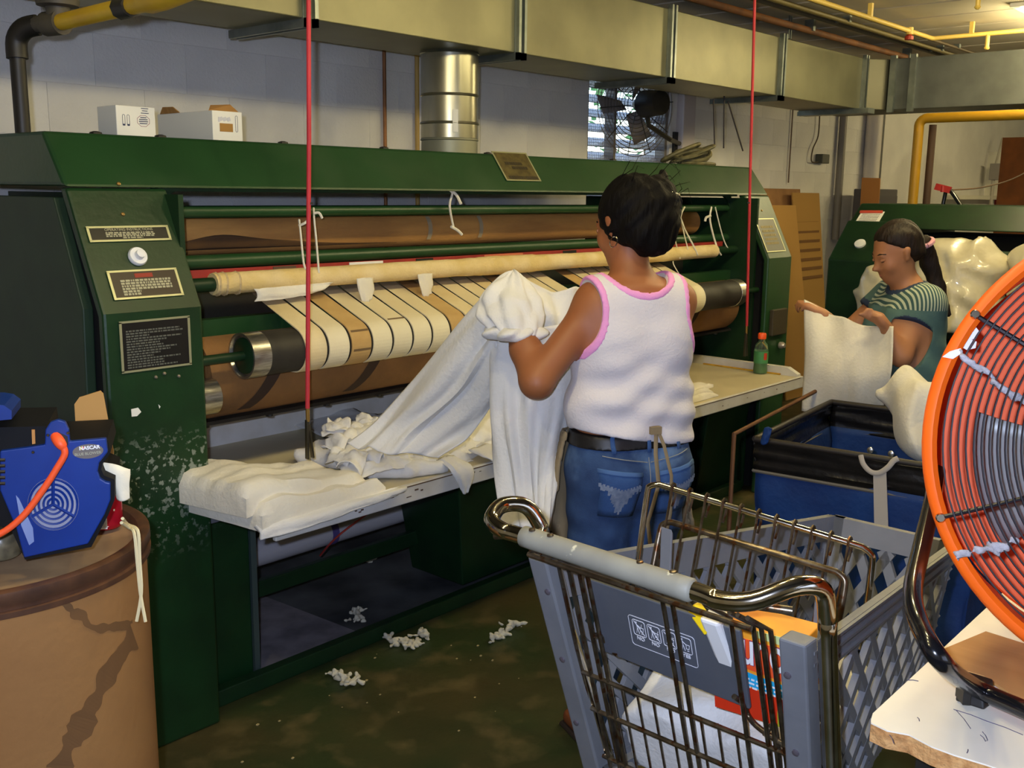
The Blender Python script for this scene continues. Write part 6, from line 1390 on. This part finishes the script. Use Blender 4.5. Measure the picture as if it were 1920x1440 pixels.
MB().lathe(DC+V((0, 0, DH-.025)), (0, 0, 1), [(0, DR-.015), (.004, DR-.018), (.005, .01)], 64).build('lid', mat('drum_lid', (176, 144, 104), .8, var=(140, 110, 78)), dm)
DT = DH-.018
# blower
bw = thing('utility_blower', 'blue plastic floor blower fan standing on the fibre drum', 'blower', (.74, 1.72, DT))
bcen = dp(100, 945, 1.74)
bR = (R3*.93+D3*.30); bR.z = 0; bR.normalize(); bU = V((0, 0, 1)); bN = bR.cross(bU)   # bN points away from camera or towards it
if bN.dot(D3) > 0: bN = -bN
def bp(x, y, o=0): return onpl(x, y, bcen, bN)+bN*o
out = [(0, 846), (60, 838), (84, 834), (85, 806), (94, 792), (108, 787), (122, 791), (129, 806), (131, 828), (199, 822), (202, 848), (194, 858), (186, 868), (183, 884), (188, 898), (198, 904), (207, 906), (207, 938), (196, 965), (165, 1020), (45, 1046), (30, 990), (0, 920)]
P = [bp(x, y) for x, y in out]
MB().prism(P, bN*-.012).build('side_plate', BLU, bw, bev=.002)
inn = [(-70, 806), (84, 802), (88, 832), (200, 826), (206, 852), (198, 864), (191, 872), (189, 884), (194, 895), (204, 899), (214, 903), (214, 941), (202, 970), (170, 1030), (45, 1054), (20, 1000), (-70, 960)]
MB().prism([bp(x, y)-bN*.012 for x, y in inn], bN*-.16).build('blower_body', mat('matt_black_plastic', (16, 16, 18), .7, spec=.2), bw)
MB().prism([bp(x, y, .001) for x, y in ((-60, 800), (-20, 790), (22, 786), (22, 770), (8, 760), (-10, 757), (-60, 757))], bN*-.10).build('rear_bracket', BLU, bw)
gr = MB(); gcx, gcy = 100, 945
for k, r in enumerate((10, 18, 27, 36, 45)):
    gr.tube([bp(gcx+r*math.cos(a), gcy+r*1.03*math.sin(a), .0015) for a in [2*math.pi*i/36 for i in range(36)]], .0022, 5, closed=True)
for a in (90, 210, 330): gr.tube([bp(gcx, gcy, .002), bp(gcx+46*math.cos(math.radians(a)), gcy-46*math.sin(math.radians(a)), .002)], .003, 5)
MB().prism([bp(gcx+48*math.cos(a), gcy+49*math.sin(a), .0012) for a in [2*math.pi*i/36 for i in range(36)]], bN*-.003).build('intake', mat('intake_grey', (150, 150, 166), .5), bw)
gr.build('intake_grille', BLU, bw)
MB().prism([bp(165+29*math.cos(a), 846+13.5*math.sin(a)-.0*a-4*math.cos(a)*.5, .0005) for a in [2*math.pi*i/24 for i in range(24)]], bN*.001).build('badge', mat('badge_grey', (112, 104, 96), .5), bw)
tx_ = (bp(190, 838)-bp(150, 842)).normalized(); ty_ = bN.cross(tx_)*(1)
if ty_.z < 0: ty_ = -ty_
text('badge_lettering', 'NASCAR', .0085, bp(168, 839, .002), tx_, ty_, WHT, bw, bold=.0003); text('badge_lettering', 'BLUE BLOWER', .0065, bp(165, 850, .002), tx_, ty_, mat('badge_silver', (180, 178, 150), .5), bw)
for i, cc_ in enumerate(((220, 190, 40), (210, 60, 40))): MB().prism([bp(x+i*4, y, .0016) for x, y in ((150, 843), (154, 843), (156, 837), (152, 837))], bN*.0004).build('badge_flash', mat('flash_%s' % ('yellow' if i == 0 else 'red'), cc_, .5), bw)
MB().prism([bp(x, y, .0008) for x, y in ((98, 812), (110, 810), (127, 818), (128, 834), (112, 838), (100, 826))], bN*.001).build('socket', BLK, bw)
for q in ((90, 816), (127, 812), (62, 848)): MB().lathe(bp(q[0], q[1]), bN, [(0, .003), (.002, .002)], 8).build('screw', CHR, bw)
MB().prism([bp(x, y, .0006) for x, y in ((30, 928), (36, 935), (62, 990), (64, 1015), (55, 1022), (40, 985))], bN*.0006).build('white_scuff', mat('scuff', (130, 146, 190), .7), bw)
MB().prism([bp(x, y)-bN*.011 for x, y in ((58, 808), (64, 808), (65, 834), (59, 835))], bN*.003).build('orange_tab', mat('tab_orange', (190, 130, 60), .6), bw)
vs_ = MB()
for k in range(5): vs_.tube([bp(-2, 862+11*k, .001), bp(10, 862+11*k, .001)], .003, 5)
vs_.build('vent_slot', BLK, bw)
ec = thing('extension_cord', 'orange extension cord plugged into the blue blower', 'cord', bp(110, 825))
MB().tube(catm([bp(104, 816, .006), bp(114, 824, .02), bp(122, 834, .022)], 3), [.008, .009, .0095, .0095, .009, .008, .0065], 10).build('plug', CORD, ec, smooth=True)
MB().tube(catm([bp(120, 830, .022), bp(124, 845, .022), bp(112, 868, .022), bp(85, 910, .022), (bp(45, 962, .022)), bp(0, 995, .022), bp(-60, 1010, .022)], 6), .0058, 10).build('cord', CORD, ec, smooth=True)
cdx = thing('cardboard_scrap', 'tan cardboard scrap standing behind the blue blower', 'cardboard', (.8, 1.95, DT))
MB().prism([bp(x, y)-bN*.19 for x, y in ((118, 800), (128, 786), (172, 772), (178, 778), (188, 832), (200, 900), (190, 1000), (130, 1000))], bN*-.004).build('scrap', mat('card_scrap', (190, 142, 76), .9), cdx)
can = thing('soda_can', 'red and white soda can beside the blue blower on the drum', 'can', (.87, 1.80, DT))
cc0 = onz(204, 996, DT); cc0 = V((cc0.x+.005, cc0.y+.02, DT+.003))
MB().lathe(cc0, (0, 0, 1), [(0, .024), (.004, .030), (.012, .0325), (.105, .0325), (.118, .027), (.121, .0265), (.120, .023)], 28).build('can_body', mat('can_red', (190, 24, 44), .3, .4), can, smooth=True)
cdir = V((-.45, -.85, 0)).normalized(); csd = cdir.cross(V((0, 0, 1)))
def cw(a, z, o): return cc0+(cdir*math.cos(a)+csd*math.sin(a))*(.0325+o)+V((0, 0, z))
MB().grid(lambda s, t: cw(-.1+.5*s, .006+.022*t, .0005), 4, 1).build('barcode_panel', PAPER, can)
bc_ = MB()
for k in range(9): bc_.grid(lambda s, t, k=k: cw(-.07+.05*k+.02*s, .009+.016*t, .0008), 1, 1)
bc_.build('barcode', mat('barcode_grey', (80, 76, 80), .6), can)
wv_ = MB()
for k in range(10): wv_.grid(lambda s, t, k=k: cw(-.6+.12*k+.09*s, .04+.012*((k*7) % 5), .0006) + V((0, 0, .004*t)), 1, 1)
wv_.build('white_print', PAPER, can)
text('can_lettering', 'Coke', .016, cw(.35, .014, .001), -csd, (0, 0, 1), PAPER, can)
rg_ = thing('white_rag', 'folded white rag standing between the can and the green post', 'rag', (.9, 1.85, DT))
drape('rag', [[bp(186, 884, -.06), bp(205, 886, -.055), bp(225, 893, -.055), bp(238, 897, -.06)], [bp(188, 895, -.055), bp(208, 897, -.05), bp(224, 902, -.05), bp(237, 915, -.055)], [bp(210, 910, -.055), bp(218, 925, -.05), bp(226, 930, -.05), bp(237, 935, -.055)], [bp(221, 952, -.055), bp(226, 953, -.05), bp(230, 953, -.05), bp(236, 950, -.055)]], mat('rag_cotton', (240, 230, 200), .95, bump=.2), rg_, 6, solid=.012)
sg = thing('tie_string', 'cream string draped over the rim of the fibre drum', 'string', (.95, 1.8, DT))
e_ = [dang(252, 1010)[0]]
pa = [bp(228, 982, -.03), dp(240, 984, 1.86), dp(254, 990, 1.84), dp(260, 1003, 1.83), dp(262, 1050, 1.83), dp(265, 1110, 1.83), dp(256, 1165, 1.83)]
pb_ = [bp(226, 990, -.03), dp(243, 990, 1.85), dp(252, 1000, 1.83), dp(257, 1050, 1.83), dp(263, 1110, 1.83), dp(273, 1166, 1.83)]
for q in (pa, pb_): MB().tube(catm(q, 5), .0032, 6).build('string', mat('cream_string', (220, 206, 160), .9), sg, smooth=True)
gl_ = thing('glass_jar', 'dusty glass jar standing at the left of the drum lid', 'jar', (.6, 1.68, DT))
MB().lathe(onz(10, 1052, DT)+V((0, .02, .004)), (0, 0, 1), [(0, .03), (.005, .036), (.045, .036), (.05, .03)], 20).build('jar_body', mat('dusty_glass', (150, 140, 110), .3, trans=.5, var=(110, 104, 84), scale=60), gl_, smooth=True)
# ------------------------------------------------------------------ blue laundry bin
LB = thing('laundry_bin', 'blue canvas laundry bin with black vinyl rim between the cart and the table', 'bin', (3.4, 1.25, 0))
A, D, Bq, Cq = V((2.99, 1.575, .80)), V((3.07, .87, .80)), V((3.76, 1.66, .80)), V((3.84, .95, .80))
fw2, rt = (Bq-A).normalized(), (D-A).normalized(); cenb = (A+D+Bq+Cq)/4
def shr(p, z, k): q = cenb+(V(p)-cenb)*k; return V((q.x, q.y, z))
cor = [A, D, Cq, Bq]
for i in range(4):
    p, q = cor[i], cor[(i+1) % 4]
    drape('canvas_side', [[shr(p.lerp(q, t), .705, .985) for t in (0, .33, .66, 1)], [shr(p.lerp(q, t), .52, .965) for t in (0, .33, .66, 1)], [shr(p.lerp(q, t), .32, .95) for t in (0, .33, .66, 1)], [shr(p.lerp(q, t), .16, .93) for t in (0, .33, .66, 1)]], BLUV, LB, 5, fold=.02, ff=(2, 4), seed=i)
    drape('vinyl_band', [[shr(p.lerp(q, t), .80+.012*math.sin(9*t+i), 1.0) for t in (0, .33, .66, 1)], [shr(p.lerp(q, t), .75, 1.004) for t in (0, .33, .66, 1)], [shr(p.lerp(q, t), .69, .995) for t in (0, .33, .66, 1)]], VINB, LB, 6, fold=.012, ff=(2, 6), seed=i+9, solid=.006)
    MB().tube([shr(p, .692, .999), shr(q, .692, .999)], .006, 6).build('band_piping', mat('grey_piping', (110, 104, 92), .7), LB, smooth=True)
    MB().tube([shr(p, .80, 1.0), shr(q, .80, 1.0)], .011, 8).build('rim_tube', mat('rim_black', (40, 34, 30), .5), LB, smooth=True)
MB().hexa([shr(c, .14, .90) for c in cor], [shr(c, .17, .90) for c in cor]).build('bin_floor', BLUV, LB)
for c in cor: MB().lathe(shr(c, .05, .86), (0, 0, 1), [(-.05, .01), (-.045, .04), (.04, .04), (.09, .012)], 14).build('caster', BLK, LB)
fo = (-(D-A).cross(V((0, 0, 1)))).normalized()
if fo.dot(V((-1, 0, 0))) < 0: fo = -fo
def ap(x, y, o=.01): return onpl(x, y, A, fo)+fo*o
MB().prism([ap(x, y, .012) for x, y in ((1640, 884), (1664, 880), (1668, 985), (1642, 985))], fo*.004).build('white_strap', mat('strap_web', (186, 176, 160), .9), LB)
MB().tube(catm([ap(1616, 852, .012), ap(1622, 868, .018), ap(1636, 882, .02), ap(1652, 884, .02), ap(1668, 874, .02), ap(1678, 862, .016), ap(1686, 858, .012)], 5), .0085, 8, flat=(tuple(fo), .5)).build('webbing_loop', mat('strap_web', (186, 176, 160)), LB, smooth=True)
for x, y in ((1633, 843), (1672, 850)): MB().lathe(ap(x, y, .008), fo, [(0, .010), (.004, .009), (.006, .003)], 12).build('rivet', ALU, LB, smooth=True)
MB().tube([V((2.93, 1.62, 0.02)), V((2.93, 1.62, .82)), V((3.80, 1.74, .83)), V((3.86, 1.50, .88))], .008, 8).build('wire_frame', mat('rusty_frame', (110, 74, 46), .7, .4), LB, smooth=True)
drape('blue_tag', [[ap(1438, 800, .02), ap(1446, 798, .022), ap(1452, 803, .02)], [ap(1434, 812, .02), ap(1442, 815, .026), ap(1449, 812, .02)], [ap(1430, 828, .02), ap(1437, 832, .024), ap(1444, 828, .02)]], BLUV, LB, 4, fold=.006)
lw = thing('bin_linen', 'white linen bundle hanging over the edge of the blue bin', 'linen', (3.6, 1.15, .8))
q = dp(1710, 780, 3.55); F = Fld(q-V((.36, .36, .36)), q+V((.36, .36, .36)), .011)
F.ell(dp(1702, 735, 3.62), (.075, .09, .08), k=.04); F.cap(dp(1700, 740, 3.6), dp(1722, 830, 3.45), .075, .06, k=.04); F.ell(dp(1730, 780, 3.5), (.10, .09, .13), k=.04)
F.disp(lambda X, Y, Z: .022*np.abs(np.sin(15*X-17*Y+11*Z+2*np.sin(9*Z+6*Y)))+.008*np.sin(40*Y-30*Z)-.014); F.build('linen', LINC, lw, smooth=2)
# bagged linen on the far machine
BAGM = mat('bagged_linen', (226, 218, 190), .35, var=(210, 200, 168), scale=7, bump=.35, bscale=22, coat=.4)
for lab, parts, sd_ in (('big plastic wrapped linen bundle behind the woman in teal', ((1800, 525, .24, .24), (1795, 590, .26, .28), (1770, 505, .18, .17), (1835, 500, .17, .15)), 1),
                        ('plastic wrapped linen bundle partly behind the orange fan', ((1995, 545, .28, .28), (1995, 610, .28, .30), (1975, 500, .22, .16)), 2),
                        ('smaller wrapped linen bundle seen in front of her face', ((1646, 555, .125, .20), (1650, 620, .15, .26)), 3)):
    ctr = onx(parts[0][0], parts[0][1]+40, 5.95); t = thing('linen_bundle', lab, 'laundry bundle', ctr)
    F = Fld(ctr-V((.55, .75, .75)), ctr+V((.55, .75, .6)), .018)
    for (x, y, r, rz) in parts: F.ell(onx(x, y, 5.98), (min(r, .32), r, rz), k=.07)
    F.disp(lambda X, Y, Z, s=sd_: .028*np.abs(np.sin(7*Y+9*Z+2.5*np.sin(7*Y-4*Z+s)))+.020*np.abs(np.sin(17*Z-12*Y+s+2*np.sin(9*Y+4*X)))+.007*np.sin(34*Y+18*Z)-.024); X, Y, Z = F.P(); F.isect(.862-Z+0*X*Y); 
    F.build('bundle', BAGM, t, smooth=1)
# ------------------------------------------------------------------ litter on the floor
for lab, px, pts in (('largest lint tuft on the floor in front of the machine', (762, 1205), ((-38, -8), (-18, 2), (0, 0), (14, 8), (22, -14), (38, -18))), ('thin white lint strip on the floor under the woman', (945, 1188), ((-18, 16), (-8, 2), (6, -10), (22, -16))),
                     ('white lint scrap on the floor near the green pedestal', (645, 1272), ((-22, -8), (-6, -2), (8, 4), (22, 8))), ('grey lint ball under the ironing machine', (695, 1050), ((-8, 0), (8, 0))), ('small pale lint bit under the ironing machine', (668, 1152), ((-6, -10), (4, 4), (2, 12)))):
    z = .012; t = thing('lint_scrap', lab, 'lint', onz(*px, .0)); c = onz(*px, z); F = Fld(c-V((.16, .16, .013)), c+V((.16, .16, .06)), .004); r_ = random.Random(px[0])
    q = [onz(px[0]+a, px[1]+b, z) for a, b in pts]
    for i in range(len(q)-1):
        for k in range(9):
            a = q[i].lerp(q[i+1], r_.random())+V((r_.gauss(0, .010), r_.gauss(0, .010), r_.uniform(-.008, .012))); b = a+V((r_.gauss(0, .016), r_.gauss(0, .016), r_.uniform(-.004, .012)))
            F.cap(a, b, r_.uniform(.004, .009), r_.uniform(.002, .006), k=.004)
    F.disp(lambda X, Y, Z: .0025*np.sin(210*X+110*Y)+.002*np.sin(260*Y-150*Z)); X, Y, Z = F.P(); F.isect(.0006-Z+0*X*Y); F.build('lint', mat('floor_lint', (214, 208, 186), .95, var=(190, 184, 164), scale=40, bump=.5), t, smooth=1)
cr = MB(); r_ = random.Random(21)
for k in range(26):
    x, y = r_.uniform(430, 1000), r_.uniform(1180, 1430)
    if y < 1330-.4*(x-415): continue
    c = onz(x, y, .001); s = r_.uniform(.0015, .004); cr.obox(c+V((0, 0, s*.4)), V((s, s*.3, 0)), V((-s*.3, s*.7, 0)), V((0, 0, s*.4)))
o = cr.build('floor_crumbs', mat('crumb', (178, 160, 112), .9)); o['kind'] = 'stuff'; tag(o, 'tiny pale crumbs scattered on the floor before the machine', 'crumbs')
